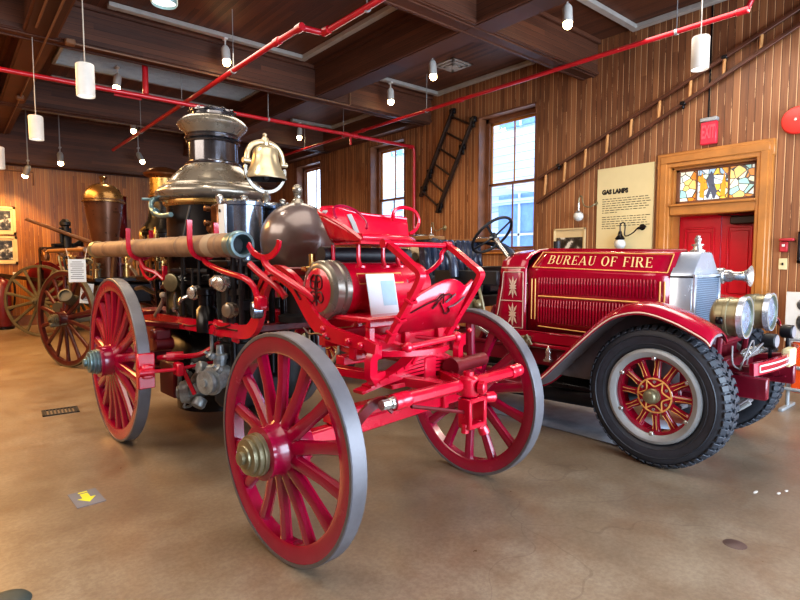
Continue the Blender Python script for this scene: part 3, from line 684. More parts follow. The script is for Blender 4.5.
# ------------------------------------------------------------------ wooden wheels
def spoked_wheel(parent, loc, R, nsp, side, rz=0, w=.078, fel='crimson', tyre='iron', capm='oldbrass', hubk=1.0, depth=.1, simple=False):
    """felloe ring is the wheel part; tyre, spokes, hub and cap are its sub-parts. Outward is -X for side=-1"""
    b = MB(); h = w / 2; r0, r1 = R - depth, R - .018
    b.lathe([(r0, -h * .75), (r0 + .015, -h), (r1, -h), (r1, h), (r0 + .015, h), (r0, h * .75)], (0, 0, 0), (1, 0, 0), 64, closed=True)
    wh = b.build('wheel', fel, parent, loc, (0, 0, math.radians(rz) + (0 if side < 0 else PI)))
    b = MB(); hw = h + .004
    b.lathe([(r1 - .001, -hw), (R - .004, -hw), (R, -hw + .005), (R, hw - .005), (R - .004, hw), (r1 - .001, hw)], (0, 0, 0), (1, 0, 0), 64, closed=True); b.build('tyre', tyre, wh)
    ri = .11 * hubk; b = MB(); sw = (.027 if not simple else .019) * R / .56
    pts = [(-.03, 0, ri * .8), (-.022, 0, ri + .05), (-.006, 0, r0 * .7), (0, 0, r0 + .01)]
    prof = [(sw * 1.25 * math.cos(a), sw * .95 * math.sin(a)) for a in [2 * PI * j / 8 for j in range(8)]]
    b.sweep(pts, prof, (1, 0, 0), scale=[1.1, 1.15, .95, 1.1])
    sp = b.build('spoke', fel, wh, rot=(0, 0, 0))
    for i in range(1, nsp): dup(sp, wh, (0, 0, 0), (2 * PI * i / nsp, 0, 0))
    b = MB(); k = hubk
    b.lathe([(.06 * k, .12), (.1 * k, .1), (.115 * k, .03), (.165 * k, .03), (.17 * k, .0), (.165 * k, -.03), (.135 * k, -.045), (.125 * k, -.06), (.118 * k, -.12), (.128 * k, -.125), (.128 * k, -.14), (.1 * k, -.145)], (0, 0, 0), (1, 0, 0), 32); b.build('hub', fel, wh)
    b = MB(); b.lathe([(.095 * k, -.135), (.1 * k, -.142), (.1 * k, -.165), (.093 * k, -.168), (.095 * k, -.172), (.095 * k, -.19), (.082 * k, -.194), (.084 * k, -.198), (.082 * k, -.212), (.055 * k, -.218), (.053 * k, -.226), (.03 * k, -.228), (.031 * k, -.245), (.02 * k, -.25)], (0, 0, 0), (1, 0, 0), 28); b.build('hub_cap', capm, wh)
    if not simple:
        b = MB()
        for i in range(nsp // 2):
            a = 2 * PI * (i + .5) / (nsp // 2); b.cyl((-.045, .148 * k * math.cos(a), .148 * k * math.sin(a)), (-.03, .148 * k * math.cos(a), .148 * k * math.sin(a)), .009, n=6)
        split(b, 'hub_bolt', fel, wh)
    return wh

# ------------------------------------------------------------------ the steam fire engine
SF = thing('steam_fire_engine', 'red horse-drawn steam fire engine with bell and brown copper ball, nearest the camera', 'fire engine', (1.98, 2.41, 0), 3.8)
spoked_wheel(SF, (-.76, -.035, .558), .558, 14, -1, 1.0)
spoked_wheel(SF, (.755, .045, .568), .568, 14, 1, -2)
spoked_wheel(SF, (-.78, 2.472, .661), .661, 18, -1, -.4, capm='verdigris')
spoked_wheel(SF, (.78, 2.472, .661), .661, 16, 1, 0)
b = MB(); b.bar((-.66, -.03, .558), (.66, .04, .568), .07, .085, bev=.01); b.bar((-.5, -.02, .64), (.5, .02, .64), .09, .07, bev=.012)
for x in (-.42, .42): b.box((x, x * .05, .6), (.05, .12, .16), bev=.008)
b.build('front_axle', 'red', SF)
b = MB(); b.bar((-.68, 2.472, .661), (.68, 2.472, .661), .08, .08, bev=.01); b.build('rear_axle', 'dkred', SF)

# boiler and stack
BX, BY = .07, 2.45
b = MB(); b.lathe([(.36, .16), (.36, .3), (.43, .34), (.43, 1.3), (.405, 1.36), (.405, 1.96)], (BX, BY, 0), n=48)
for z in (.9, 1.28): b.lathe([(.43, z - .02), (.442, z - .015), (.442, z + .015), (.43, z + .02)], (BX, BY, 0), n=48)
b.build('boiler_shell', 'black', SF)
b = MB(); b.lathe([(.405, 1.93), (.43, 1.95), (.435, 1.975), (.43, 1.985), (.41, 1.99)], (BX, BY, 0), n=48, cap=False); b.build('boiler_band', 'brass', SF)
b = MB(); b.lathe([(.41, 1.975), (.455, 1.985), (.485, 2.01), (.497, 2.04), (.492, 2.065), (.468, 2.09), (.43, 2.112), (.428, 2.124), (.395, 2.15), (.39, 2.162), (.352, 2.2), (.346, 2.212), (.31, 2.245), (.28, 2.272), (.255, 2.292), (.24, 2.305)], (BX, BY, 0), n=64); b.build('boiler_dome', 'pewter', SF)
b = MB(); b.lathe([(.236, 2.295), (.245, 2.31), (.245, 2.325), (.225, 2.335), (.214, 2.34), (.214, 2.5), (.226, 2.503), (.232, 2.512), (.226, 2.522), (.218, 2.53), (.24, 2.535), (.244, 2.548), (.232, 2.56), (.222, 2.565), (.232, 2.58)], (BX, BY, 0), n=64); b.build('smoke_stack', 'dknickel', SF)
b = MB(); b.lathe([(.232, 2.575), (.25, 2.6), (.285, 2.63), (.297, 2.645), (.302, 2.66), (.297, 2.672), (.27, 2.7), (.23, 2.725), (.2, 2.735), (.19, 2.74)], (BX, BY, 0), n=64); b.build('stack_crown', 'pewter', SF)
b = MB(); b.lathe([(.19, 2.73), (.185, 2.765), (.2, 2.77), (.2, 2.785), (.185, 2.79)], (BX, BY, 0), n=40, cap=False)
for i in range(12):
    a = 2 * PI * i / 12; b.box((BX + .195 * math.cos(a), BY + .195 * math.sin(a), 2.785), (.022, .03, .02), rot=(0, 0, a), bev=.005)
b.build('stack_rim', 'dknickel', SF)
# steam cylinders in polished jackets
for x, y, r in ((-.115, 1.55, .147), (.24, 1.58, .15)):
    b = MB(); b.lathe([(r, 1.45), (r, 1.87), (r + .02, 1.875), (r + .02, 1.9), (r * .9, 1.91), (r * .6, 1.92), (r * .2, 1.925), (.001, 1.926)], (x, y, 0), n=40); c = b.build('steam_cylinder', 'jacket', SF)
    b = MB()
    for i in range(10):
        a = 2 * PI * i / 10; b.cyl((x + (r + .004) * math.cos(a), y + (r + .004) * math.sin(a), 1.9), (x + (r + .004) * math.cos(a), y + (r + .004) * math.sin(a), 1.918), .01, n=6)
    b.lathe([(.03, 1.92), (.02, 1.94), (.03, 1.95), (.001, 1.965)], (x, y, 0), n=14); split(b, 'lid_stud', 'nickel', c)
b = MB(); b.box((-.3, 1.53, 1.76), (.02, .1, .23), bev=.004); fp = b.build('steam_chest_plate', 'paper', SF, label='pale square steel plate beside the cylinder')
b = MB(); b.cyl((-.309, 1.55, 1.83), (-.316, 1.55, 1.83), .012, n=10); b.build('plate_hole', 'ink', fp)
b = MB(); b.box((-.14, 1.74, 1.7), (.26, .14, .4), bev=.02); b.lathe([(.05, 0), (.05, .05), (.03, .07)], (-.2, 1.85, 1.72), (-1, 0, 0), 16)
for z in (1.52, 1.62, 1.75, 1.86):
    b.lathe([(.022, 0), (.022, .04), (.012, .045)], (-.29, 1.77, z), (-1, 0, 0), 10)
b.build('steam_chest', 'copperdk', SF)
b = MB(); b.cyl((-.24, 1.7, 1.86), (-.24, 1.7, 1.93), .02, n=12); b.lathe([(.026, 0), (.03, .03), (.016, .05)], (-.24, 1.7, 1.92), n=12); b.build('oil_cup', 'nickel', SF)

# columns, crossheads, rods between cylinders and pumps
for x in (-.3, .02, .12, .4):
    for y in (1.4, 1.72):
        b = MB(); b.cyl((x, y, .6), (x, y, 1.46), .024, n=12)
        b.lathe([(.036, .9), (.036, .97)], (x, y, 0), n=12); b.build('column', 'black', SF)
for x in (-.14, .24):
    b = MB(); b.cyl((x, 1.56, .6), (x, 1.56, 1.46), .022, n=12); b.box((x, 1.56, 1.12), (.2, .1, .09), bev=.012); b.cyl((x, 1.56, .78), (x, 1.56, .86), .06, n=16); b.build('piston_rod', 'satin', SF)
b = MB(); b.bar((-.36, 1.56, 1.44), (.46, 1.56, 1.44), .42, .05, bev=.01); b.build('cylinder_bed', 'satin', SF)
b = MB(); b.box((-.36, 1.36, 1.13), (.06, .09, .5), bev=.012); b.box((-.36, 1.36, 1.28), (.09, .13, .05), bev=.008); b.box((-.36, 1.36, .96), (.08, .12, .08), bev=.01); b.build('valve_guide', 'satin', SF)
b = MB(); b.cyl((-.4, 1.62, .93), (-.4, 1.62, 1.1), .075, n=18); b.lathe([(.075, 1.1), (.05, 1.13), (.05, 1.2), (.065, 1.21), (.065, 1.25), (.03, 1.26)], (-.4, 1.62, 0), n=18); b.build('valve_bonnet', 'black', SF)
# pump body with outlets facing the camera
b = MB(); b.lathe([(.17, .36), (.2, .4), (.2, .7), (.16, .76), (.16, .84)], (-.16, 1.56, 0), n=28); b.lathe([(.17, .36), (.2, .4), (.2, .7), (.16, .76)], (.24, 1.58, 0), n=28); b.bar((-.2, 1.57, .48), (.3, 1.57, .48), .3, .2, bev=.03); b.build('pump_body', 'satin', SF)
b = MB()
b.cyl((-.3, 1.5, .62), (-.46, 1.42, .6), .085, n=20); b.lathe([(.1, 0), (.1, .03), (.07, .035), (.07, .05), (.085, .055), (.085, .08), (.03, .085), (.03, .1)], (-.45, 1.42, .6), (-1, -.3, 0), 20)
b.cyl((-.36, 1.5, .6), (-.36, 1.5, .76), .05, n=14); b.lathe([(.06, .74), (.06, .77), (.03, .78), (.025, .84)], (-.36, 1.5, 0), n=14)
b.build('pump_outlet', 'castiron', SF)
b = MB()
b.cyl((-.28, 1.72, .52), (-.46, 1.86, .44), .075, n=18); b.lathe([(.09, 0), (.095, .03), (.085, .05), (.085, .07), (.06, .08), (.05, .1)], (-.44, 1.85, .45), (-.8, .5, -.1), 18)
b.lathe([(.05, 0), (.055, .05), (.045, .07)], (-.4, 1.75, .4), (-.6, -.2, -.7), 14)
b.build('pump_outlet', 'castiron', SF)
b = MB(); b.tube([(-.42, 1.98, .6), (-.46, 1.98, .6), (-.47, 1.98, .55), (-.47, 2.0, .42)], .018, 8, smooth=4); b.tube([(-.45, 1.9, .36), (-.47, 1.92, .32), (-.44, 1.96, .3), (-.42, 1.9, .32)], .01, 6, closed=True, smooth=4); b.build('drain_cock', 'castiron', SF)
b = MB(); b.tube([(-.36, 1.62, .72), (-.37, 1.62, .98)], .016, 8); b.tube([(-.37, 1.62, .98), (-.37, 1.6, 1.0), (-.34, 1.58, 1.0)], .016, 8); b.build('bleed_pipe', 'castiron', SF)
b = MB(); b.lathe([(.16, .24), (.18, .28), (.18, .36)], (-.1, 1.58, 0), n=24); b.bar((-.1, 1.0, .3), (-.1, 1.56, .3), .2, .16, bev=.03); b.build('suction_chamber', 'satin', SF)
b = MB(); b.tube([(-.36, 1.46, .66), (-.42, 1.6, .66), (-.44, 1.74, .58), (-.42, 1.86, .5)], .03, 10, smooth=4); b.lathe([(.045, 0), (.05, .02), (.05, .05), (.04, .06)], (-.42, 1.62, .66), (-1, 0, .2), 14); b.build('pump_bypass', 'castiron', SF)
for y, z in ((1.35, .68), (1.48, .76), (1.72, .64), (1.9, .56)):
    b = MB(); b.lathe([(.026, 0), (.03, .015), (.022, .03), (.03, .045), (.012, .055), (.012, .08)], (-.42, y, z), (-.8, 0, .6), 12); b.build('pump_valve', 'castiron', SF)
for y, z0, z1, r in ((1.12, 1.0, 1.5, .016), (1.22, .96, 1.52, .02), (1.78, .95, 1.46, .014), (1.9, 1.0, 1.4, .012), (2.1, 1.02, 1.5, .014)):
    b = MB(); b.cyl((-.38, y, z0), (-.38, y, z1), r, n=8); b.lathe([(r * 1.7, (z0 + z1) / 2 - .02), (r * 1.7, (z0 + z1) / 2 + .02)], (-.38, y, 0), n=10); b.build('side_pipe', 'satin', SF)
b = MB(); b.lathe([(.04, 0), (.05, .01), (.05, .07), (.03, .09), (.03, .1)], (-.38, 1.36, 1.31), (-1, .2, 0), 18); b.build('sight_gauge', 'nickel', SF)
b = MB(); b.tube([(-.39, 1.9, 1.2), (-.45, 1.95, 1.16), (-.43, 2.05, 1.12), (-.4, 2.1, 1.16)], .012, 6, smooth=4); b.build('cock_handle', 'nickel', SF)
# gauges, valves and small plumbing on the boiler side
b = MB(); b.lathe([(.07, 0), (.075, .01), (.075, .035), (.062, .04)], (-.37, 2.32, 1.28), (-.9, -.45, 0), 24); g = b.build('pressure_gauge', 'oldbrass', SF)
b = MB(); b.lathe([(.06, .038), (.001, .039)], (-.37, 2.32, 1.28), (-.9, -.45, 0), 24); b.build('gauge_face', 'hosegap', g)
b = MB(); b.tube([(-.36, 2.3, 1.2), (-.38, 2.28, 1.1), (-.36, 2.24, 1.0)], .012, 6, smooth=4); b.tube([(-.37, 2.25, 1.06), (-.45, 2.12, 1.08)], .01, 6); b.lathe([(.025, 0), (.025, .03)], (-.37, 2.26, 1.06), (-1, -.4, 0), 10); b.build('try_cock', 'nickel', SF)
b = MB(); b.tube([(-.36, 2.35, 1.38), (-.36, 1.75, 1.38), (-.34, 1.7, 1.38)], .022, 8); b.tube([(-.36, 1.95, 1.38), (-.36, 1.95, 1.0), (-.36, 1.9, .96)], .014, 8); b.tube([(-.32, 2.05, 1.9), (-.4, 2.02, 1.6), (-.4, 2.0, 1.35)], .012, 8, smooth=4); b.build('steam_pipe', 'satin', SF)
b = MB(); b.tube([(-.34, 2.6, 2.02), (-.42, 2.6, 1.98), (-.44, 2.56, 1.9), (-.43, 2.4, 1.84), (-.4, 2.25, 1.84)], .022, 10, smooth=5); b.lathe([(.035, 0), (.035, .04)], (-.43, 2.5, 1.87), (0, 1, .4), 12); b.tube([(-.5, 2.62, 1.99), (-.3, 2.62, 1.99)], .012, 8); b.build('whistle_pipe', 'verdigris', SF)
for x, y, z in ((-.4, 1.28, 1.3), (-.38, 1.22, 1.12), (-.4, 1.75, 1.22)):
    b = MB(); b.lathe([(.03, 0), (.055, .01), (.055, .05), (.045, .06), (.045, .075), (.02, .085)], (x, y, z), (-1, -.3, 0), 18); b.build('valve_cap', 'nickel' if y > 1.25 else 'pewter', SF)
b = MB(); b.lathe([(.05, 0), (.058, .01), (.058, .06), (.05, .068)], (-.4, .8, 1.15), (-.9, .3, 0), 22); b.build('lubricator', 'jacket', SF)
for y in (2.75, 2.9, 3.08):
    b = MB(); b.cyl((-.35, y, 1.46), (-.35, y, 1.62), .035, n=12); b.lathe([(.045, 1.62), (.045, 1.64), (.02, 1.66), (.02, 1.7)], (-.35, y, 0), n=12); b.cyl((-.35, y, 1.3), (-.35, y, 1.46), .012, n=8); b.build('oiler_jar', 'brass', SF)
b = MB(); b.bar((-.36, 2.5, 1.3), (-.36, 3.2, 1.3), .05, .04); b.tube([(-.4, 3.15, 1.2), (-.42, 2.9, 1.22), (-.4, 2.7, 1.18), (-.38, 2.55, 1.2)], .02, 8, smooth=4)
b.bar((-.38, 2.6, .9), (-.4, 2.62, 1.3), .03, .03); b.build('rear_rail', 'black', SF)
b = MB(); b.tube([(-.42, 2.55, 1.34), (-.45, 2.6, 1.3), (-.45, 2.75, 1.33), (-.42, 2.95, 1.42)], .014, 8, smooth=4); b.bar((-.42, 2.36, 1.3), (-.42, 2.37, 1.42), .04, .025); b.build('hand_lever', 'red', SF)
# coal box / fuel pan behind the boiler
b = MB(); b.box((.07, 3.15, .75), (.8, .5, .5), bev=.03); b.box((.07, 3.2, .46), (.86, .62, .04), bev=.01); b.build('ash_pan', 'dkred', SF)
# side frame rails with the crane neck arch over the front wheels
def side_plate(x, ye=-.2):
    """flat iron rail: straight under the boiler, arching over the front wheels, then running forward"""
    c = [(3.0, .955), (2.2, .96), (1.4, .975), (1.04, .985), (.92, 1.02), (.85, 1.1), (.815, 1.2), (.77, 1.3), (.69, 1.365), (.6, 1.388), (.5, 1.362), (.4, 1.31), (.32, 1.23), (.24, 1.15), (.15, 1.09), (.05, 1.062), (ye + .1, 1.04), (ye, 1.022)]
    P = spline([(x, y, z) for y, z in c], 5); b = MB()
    sc_ = [1.0 if p.y > .2 else max(.55, 1 - (.2 - p.y) * .9) for p in P]
    b.sweep(P, [(-.047, -.02), (.047, -.02), (.047, .02), (-.047, .02)], (1, 0, 0), scale=sc_); return b
for x in (-.4, .42):
    rl = side_plate(x, -.3 if x < 0 else -.02).build('side_rail', 'red', SF)
    s = -1 if x < 0 else 1; b = MB()
    for pts in ([(.86, 1.12), (.84, 1.22), (.77, 1.3), (.7, 1.36), (.6, 1.375), (.5, 1.36), (.42, 1.32), (.33, 1.24)], [(1.1, .99), (1.3, .985), (1.5, .97), (1.7, .975), (1.9, .955), (2.1, .96)], [(.3, 1.08), (.24, 1.05), (.16, 1.06), (.06, 1.04)], [(1.2, 1.02), (1.35, .99), (1.5, 1.0), (1.6, .95)]):
        b.tube([(x + s * .024, y, z) for y, z in pts], .006, 5, smooth=4)
    b.build('scroll_ornament', 'scroll', rl)
    b = MB()
    for y, z in ((.12, 1.09), (.1, 1.055), (-.1, 1.045), (-.2, 1.035), (1.6, .96), (2.0, .95)): b.sphere((x + s * .022, y, z), .017, 10, 6)
    split(b, 'rail_bolt', 'red', rl)
b = MB()
for y, z in ((1.25, .97), (2.1, .95), (.7, 1.39)): b.bar((-.4, y, z), (.42, y, z), .06, .06, bev=.01)
split(b, 'cross_member', 'dkred', SF)
b = MB(); b.box((-.385, 1.45, .97), (.02, .16, .13), bev=.01); b.lathe([(.05, 0), (.05, .03), (.03, .04), (.03, .05)], (-.39, 1.45, .97), (-1, 0, 0), 16); b.box((-.385, 1.2, .96), (.02, .1, .14), bev=.01); b.build('rail_casting', 'red', SF)
# copper ball (air chamber) with its neck and finial
b = MB(); b.sphere((.07, 1.1, 1.61), .272, 40, 24, (1, 1, 1)); b.lathe([(.1, 1.3), (.13, 1.34), (.2, 1.42)], (.07, 1.1, 0), n=32); b.build('air_chamber', 'copper', SF)
b = MB(); b.lathe([(.15, 1.02), (.15, 1.06), (.09, 1.08), (.085, 1.28), (.13, 1.29), (.13, 1.31), (.1, 1.32)], (.07, 1.1, 0), n=28); b.build('chamber_neck', 'satin', SF)
b = MB(); b.lathe([(.05, 1.875), (.04, 1.9), (.024, 1.915), (.024, 1.93), (.032, 1.94), (.018, 1.95)], (.07, 1.1, 0), n=16); b.sphere((.07, 1.1, 1.975), .037, 16, 10); b.build('finial', 'pewter', SF)
# bell in its yoke
bx, by = .17, 1.72
b = MB(); b.lathe([(.168, 2.125), (.171, 2.135), (.163, 2.155), (.14, 2.19), (.118, 2.24), (.106, 2.3), (.098, 2.36), (.075, 2.385), (.04, 2.395), (.001, 2.397)], (bx, by, 0), n=36, cap=False); bell = b.build('bell', 'bronze', SF)
b = MB(); b.lathe([(.167, 2.126), (.13, 2.18), (.108, 2.24), (.096, 2.3), (.085, 2.35), (.001, 2.37)], (bx, by, 0), n=36, cap=False); b.build('bell_inside', 'satin', bell)
b = MB(); b.cyl((bx, by, 2.36), (bx, by, 2.16), .01, n=8); b.sphere((bx, by, 2.14), .03, 12, 8); b.build('clapper', 'satin', bell)
b = MB(); b.tube([(bx - .165, by, 2.27), (bx - .155, by, 2.33), (bx - .12, by, 2.385), (bx - .06, by, 2.415), (bx, by, 2.42), (bx + .06, by, 2.415), (bx + .12, by, 2.385), (bx + .155, by, 2.33), (bx + .165, by, 2.27)], .022, 10, smooth=4); b.lathe([(.025, 2.38), (.035, 2.41), (.03, 2.45), (.015, 2.47), (.02, 2.485), (.001, 2.5)], (bx, by, 0), n=14)
for s in (-1, 1): b.cyl((bx + s * .14, by, 2.26), (bx + s * .2, by, 2.26), .022, n=10)
b.build('bell_yoke', 'bronze', SF)
b = MB(); P = [(bx + .18 * math.sin(a), by, 2.2 - .175 * math.cos(a) if math.cos(a) > 0 else 2.2 - .09 * math.cos(a)) for a in [(-1.85 + 3.7 * i / 24) for i in range(25)]]
b.flat(P, .026, .014, up=(0, 1, 0)); b.lathe([(.03, 1.9), (.022, 1.95), (.035, 1.98), (.02, 2.0), (.02, 2.03)], (bx, by, 0), n=14); b.build('bell_stand', 'pewter', SF)
b = MB(); b.bar((bx, by, 1.91), (.05, 1.58, 1.91), .08, .03, bev=.008); b.box((.08, 1.6, 1.9), (.3, .1, .05), bev=.01); b.build('bell_bracket', 'nickel', SF)

# driver's platform, drum, seat, toe board
b = MB(); b.lathe([(.155, -.32), (.155, .36)], (0, .2, 1.295), (1, 0, 0), 40); dm = b.build('tool_drum', 'red', SF)
b = MB(); b.lathe([(.157, -.27), (.168, -.28), (.168, -.315), (.16, -.325), (.166, -.33), (.166, -.375), (.152, -.39), (.142, -.396), (.124, -.398)], (0, .2, 1.295), (1, 0, 0), 40, cap=False); b.build('drum_band', 'pewter', dm)
b = MB(); b.lathe([(.126, -.394), (.116, -.401), (.001, -.405)], (0, .2, 1.295), (1, 0, 0), 36); b.build('drum_end', 'red', dm)
b = MB()
for s in (-1, 1):
    for P in ([(0, .09), (.03, .1), (.06, .07), (.06, .02), (.02, .01), (.015, .05), (.04, .06)], [(0, -.02), (.05, -.01), (.075, -.05), (.05, -.08), (.015, -.06), (.03, -.035)], [(.0, .1), (.01, .03), (0, -.1)]):
        b.tube([(-.406, .2 + s * u * .85, 1.295 + v * .85) for u, v in P], .0042, 5, smooth=4)
b.build('scroll_ornament', 'scroll', dm)
b = MB(); b.tube([(-.22, .075, 1.385), (.12, .075, 1.385), (.12, .05, 1.33), (-.22, .05, 1.33), (-.22, .075, 1.385)], .004, 5); b.build('gold_line', 'goldpaint', dm)
b = MB(); b.box((-.04, .08, 1.15), (.62, .5, .03), bev=.008); b.box((-.04, -.17, 1.135), (.62, .03, .05), bev=.008); b.build('platform_board', 'red', SF)
for x in (-.31, -.05, .22):
    for y in (-.16, .3):
        b = MB(); b.bar((x, y * .9, 1.14), (x, y * .9, .97), .035, .04); b.cyl((x, y * .9, .96), (x, y * .9, 1.17), .012, n=8); b.build('platform_post', 'red', SF)
b = MB(); b.box((-.05, -.1, 1.0), (.7, .06, .12), bev=.01); b.box((-.02, .22, 1.02), (.66, .06, .1), bev=.01); b.build('platform_beam', 'red', SF)
# seat: open tub with a flared, curved back and a raised curved left arm
b = MB(); b.prism([(x, y, 1.548) for x, y in ((-.3, -.06), (.0, -.03), (.2, .06), (.33, .17), (.4, .27), (.36, .31), (.1, .32), (-.2, .29), (-.28, .2))], (0, 0, .022)); b.build('seat_board', 'red', SF)
b = MB(); b.tube([(-.295, -.05, 1.582), (-.1, -.045, 1.584), (.06, -.01, 1.584), (.2, .07, 1.584), (.33, .18, 1.584), (.4, .27, 1.584)], .022, 10, smooth=4); b.build('seat_front_roll', 'red', SF)
low = [(-.295, -.05), (-.29, .08), (-.28, .18), (-.24, .26), (-.14, .295), (0, .31), (.15, .315), (.28, .31), (.38, .3), (.41, .285)]
hi = [(-.29, -.06, 1.57), (-.31, .07, 1.645), (-.325, .19, 1.7), (-.32, .28, 1.727), (-.25, .36, 1.765), (-.12, .4, 1.782), (.0, .405, 1.765), (.16, .4, 1.752), (.34, .375, 1.748), (.43, .34, 1.74)]
L = spline([(x, y, 1.565) for x, y in low], 5); H = spline(hi, 5); b = MB()
b.loft([L, [a.lerp(c, .35) + V((0, 0, -.008)) for a, c in zip(L, H)], [a.lerp(c, .7) for a, c in zip(L, H)], H]); st = b.build('seat_back', 'red', SF, solid=.018)
b = MB(); b.tube(H, .012, 8); b.build('seat_rim', 'red', st)
b = MB(); b.tube([(-.16, .33, 1.71), (-.18, .33, 1.74), (-.19, .31, 1.775), (-.14, .28, 1.78), (-.08, .24, 1.75), (-.06, .18, 1.69), (-.09, .14, 1.645)], .008, 8, smooth=5); b.build('arm_rail', 'crimson', st)
b = MB(); b.flat([(-.03, .38, 1.745), (-.02, .35, 1.69), (-.015, .322, 1.63)], .035, .008, up=(0, 1, .3)); b.flat([(-.27, .31, 1.735), (-.24, .335, 1.75)], .025, .01, up=(0, 0, 1)); split(b, 'worn_patch', 'grey', st)
b = MB(); b.tube([(.3, .33, 1.725), (.28, .31, 1.76), (.3, .3, 1.795), (.38, .3, 1.81), (.47, .3, 1.79), (.51, .3, 1.73), (.48, .3, 1.67), (.42, .3, 1.64)], .012, 8, smooth=5); b.build('arm_rail', 'red', st)
b = MB(); b.lathe([(.045, -.3), (.045, .4)], (0, .3, 1.495), (1, 0, 0), 16); b.build('seat_roll', 'satin', SF)
for x, y in ((-.25, .02), (.1, .08), (-.07, .02), (-.25, .25), (.28, .26)):
    b = MB(); b.tube([(x, y, 1.55), (x, y, 1.46), (x, y - .02, 1.42)], .012, 8); b.lathe([(.03, 0), (.03, .012)], (x, y - .02, 1.42), n=10); b.build('seat_iron', 'red', SF)
b = MB()
for i in range(9): b.cyl((-.28 + i * .06, .42, 1.42), (-.28 + i * .06, .42, 1.5), .02, n=8)
b.bar((-.34, .42, 1.41), (.3, .42, 1.41), .06, .03); b.build('tool_rack', 'brass', SF)
# toe board: two bent side irons with the scroll-painted sloping board between
for x in (-.36, .08):
    pts = [(x, -.33, 1.54), (x, -.385, 1.513), (x, -.5, 1.438), (x, -.553, 1.402), (x, -.556, 1.37), (x, -.49, 1.27), (x, -.42, 1.175), (x, -.37, 1.105), (x, -.34, 1.06)]
    b = MB(); b.sweep(spline(pts, 4), [(-.02, -.013), (.02, -.013), (.02, .013), (-.02, .013)], None)
    b.build('toe_board_iron', 'red', SF)
b = MB(); b.tube([(-.38, -.332, 1.54), (.1, -.332, 1.54)], .014, 10)
for x in (-.39, .06): b.lathe([(.022, 0), (.022, .04)], (x, -.332, 1.54), (1, 0, 0), 12)
b.build('toe_rail', 'red', SF)
b = MB(); b.tube([(-.33, -.45, 1.3), (-.1, -.45, 1.31), (.1, -.46, 1.32)], .011, 8); b.tube([(.09, -.33, 1.535), (.04, -.33, 1.5), (.03, -.33, 1.46), (-.01, -.28, 1.4), (-.12, -.23, 1.35)], .012, 8, smooth=4); split(b, 'stay_rod', 'red', SF)
b = MB(); top = [(-.345, -.485, 1.275), (-.26, -.505, 1.32), (-.17, -.52, 1.355), (-.09, -.525, 1.365), (-.03, -.52, 1.35), (.02, -.51, 1.33), (.065, -.52, 1.36)]
T = spline(top, 5); n = len(T); B_ = [V((-.345 + .41 * i / (n - 1), -.385, 1.112)) for i in range(n)]
b.loft([B_, T]); tb = b.build('toe_board', 'red', SF, solid=.018)
b = MB()
def tbp(u, v): return (-.345 + .41 * u, -.385 - .135 * v - .013, 1.112 + .235 * v - .009)
for P in ([(.05, .45), (.25, .6), (.4, .68), (.45, .6), (.4, .5), (.5, .75), (.62, .8), (.66, .7), (.6, .62), (.72, .8)], [(.5, .62), (.6, .48), (.68, .36), (.74, .42), (.7, .5), (.8, .55), (.92, .72)], [(.4, .66), (.48, .82), (.56, .6)]):
    b.tube([tbp(u, v) for u, v in P], .004, 5, smooth=5)
b.build('scroll_ornament', 'scroll', tb)
for y, z in ((-.5, 1.27), (-.43, 1.18), (-.37, 1.11)):
    b = MB(); b.tube([(-.335, y + .02, z + .015), (-.35, y - .02, z - .005), (-.385, y - .02, z - .01), (-.392, y + .01, z + .01)], .008, 6); b.build('toe_board_clip', 'red', SF)
# fore-carriage: turntable ring, springs, draw gear
b = MB(); b.lathe([(.27, .955), (.32, .955), (.32, .985), (.27, .985)], (0, .0, 0), (0, 0, 1), 48, closed=True); b.bar((-.4, 0, .93), (.42, 0, .93), .07, .05); b.build('turntable_ring', 'red', SF)
b = MB()
for k in range(7):
    L = .48 - k * .055; b.flat([(-L + .04, -.2 - k * .003, .8 + k * .018), (-L * .5 + .04, -.2, .835 + k * .02), (.04, -.2, .845 + k * .021), (L * .5 + .04, -.2, .835 + k * .02), (L + .04, -.2, .8 + k * .018)], .075, .015, smooth=4)
b.box((.05, -.2, .85), (.1, .09, .16), bev=.01); b.build('leaf_spring', 'red', SF)
for x in (-.3, .38):
    b = MB(); b.sweep([(x, -.2, .99), (x - .05, -.22, .99), (x - .07, -.22, .95), (x - .07, -.22, .88), (x - .05, -.22, .85), (x + .03, -.2, .85)], [(-.018, -.035), (.018, -.035), (.018, .035), (-.018, .035)], None); b.build('spring_shackle', 'red', SF)
b = MB(); b.bar((-.3, .2, .84), (-.02, -.5, .8), .07, .05); b.bar((.32, .2, .84), (.06, -.5, .8), .07, .05); b.bar((-.25, -.15, .8), (.3, -.15, .8), .2, .025); split(b, 'futchell', 'red', SF)
b = MB(); b.tube([(-.14, -.26, 1.0), (.24, -.26, 1.02)], .018, 10)
for x in (-.15, .25): b.sphere((x, -.26, 1.0 if x < 0 else 1.02), .032, 12, 8)
b.build('cross_rod', 'red', SF)
b = MB(); b.tube([(-.1, -.05, 1.05), (.2, -.2, 1.0)], .012, 8); b.tube([(-.3, -.12, 1.08), (-.1, -.26, .98)], .012, 8); split(b, 'brace_rod', 'red', SF)
b = MB(); b.cyl((.2, -.3, .86), (.5, -.26, .86), .04, n=14); b.cyl((.14, -.31, .86), (.2, -.3, .86), .055, n=14); b.bar((.1, -.42, .74), (.18, -.28, .86), .05, .04, bev=.01); b.build('draft_roller', 'dkred', SF)
b = MB(); b.bar((-.47, -.5, .81), (.45, -.5, .82), .06, .062, bev=.018)
for x in (-.48, .43): b.lathe([(.038, 0), (.042, .03), (.036, .05), (.04, .06), (.036, .1), (.024, .11)], (x, -.5, .81 + (x + .47) * .011), (1, 0, 0.04), 14)
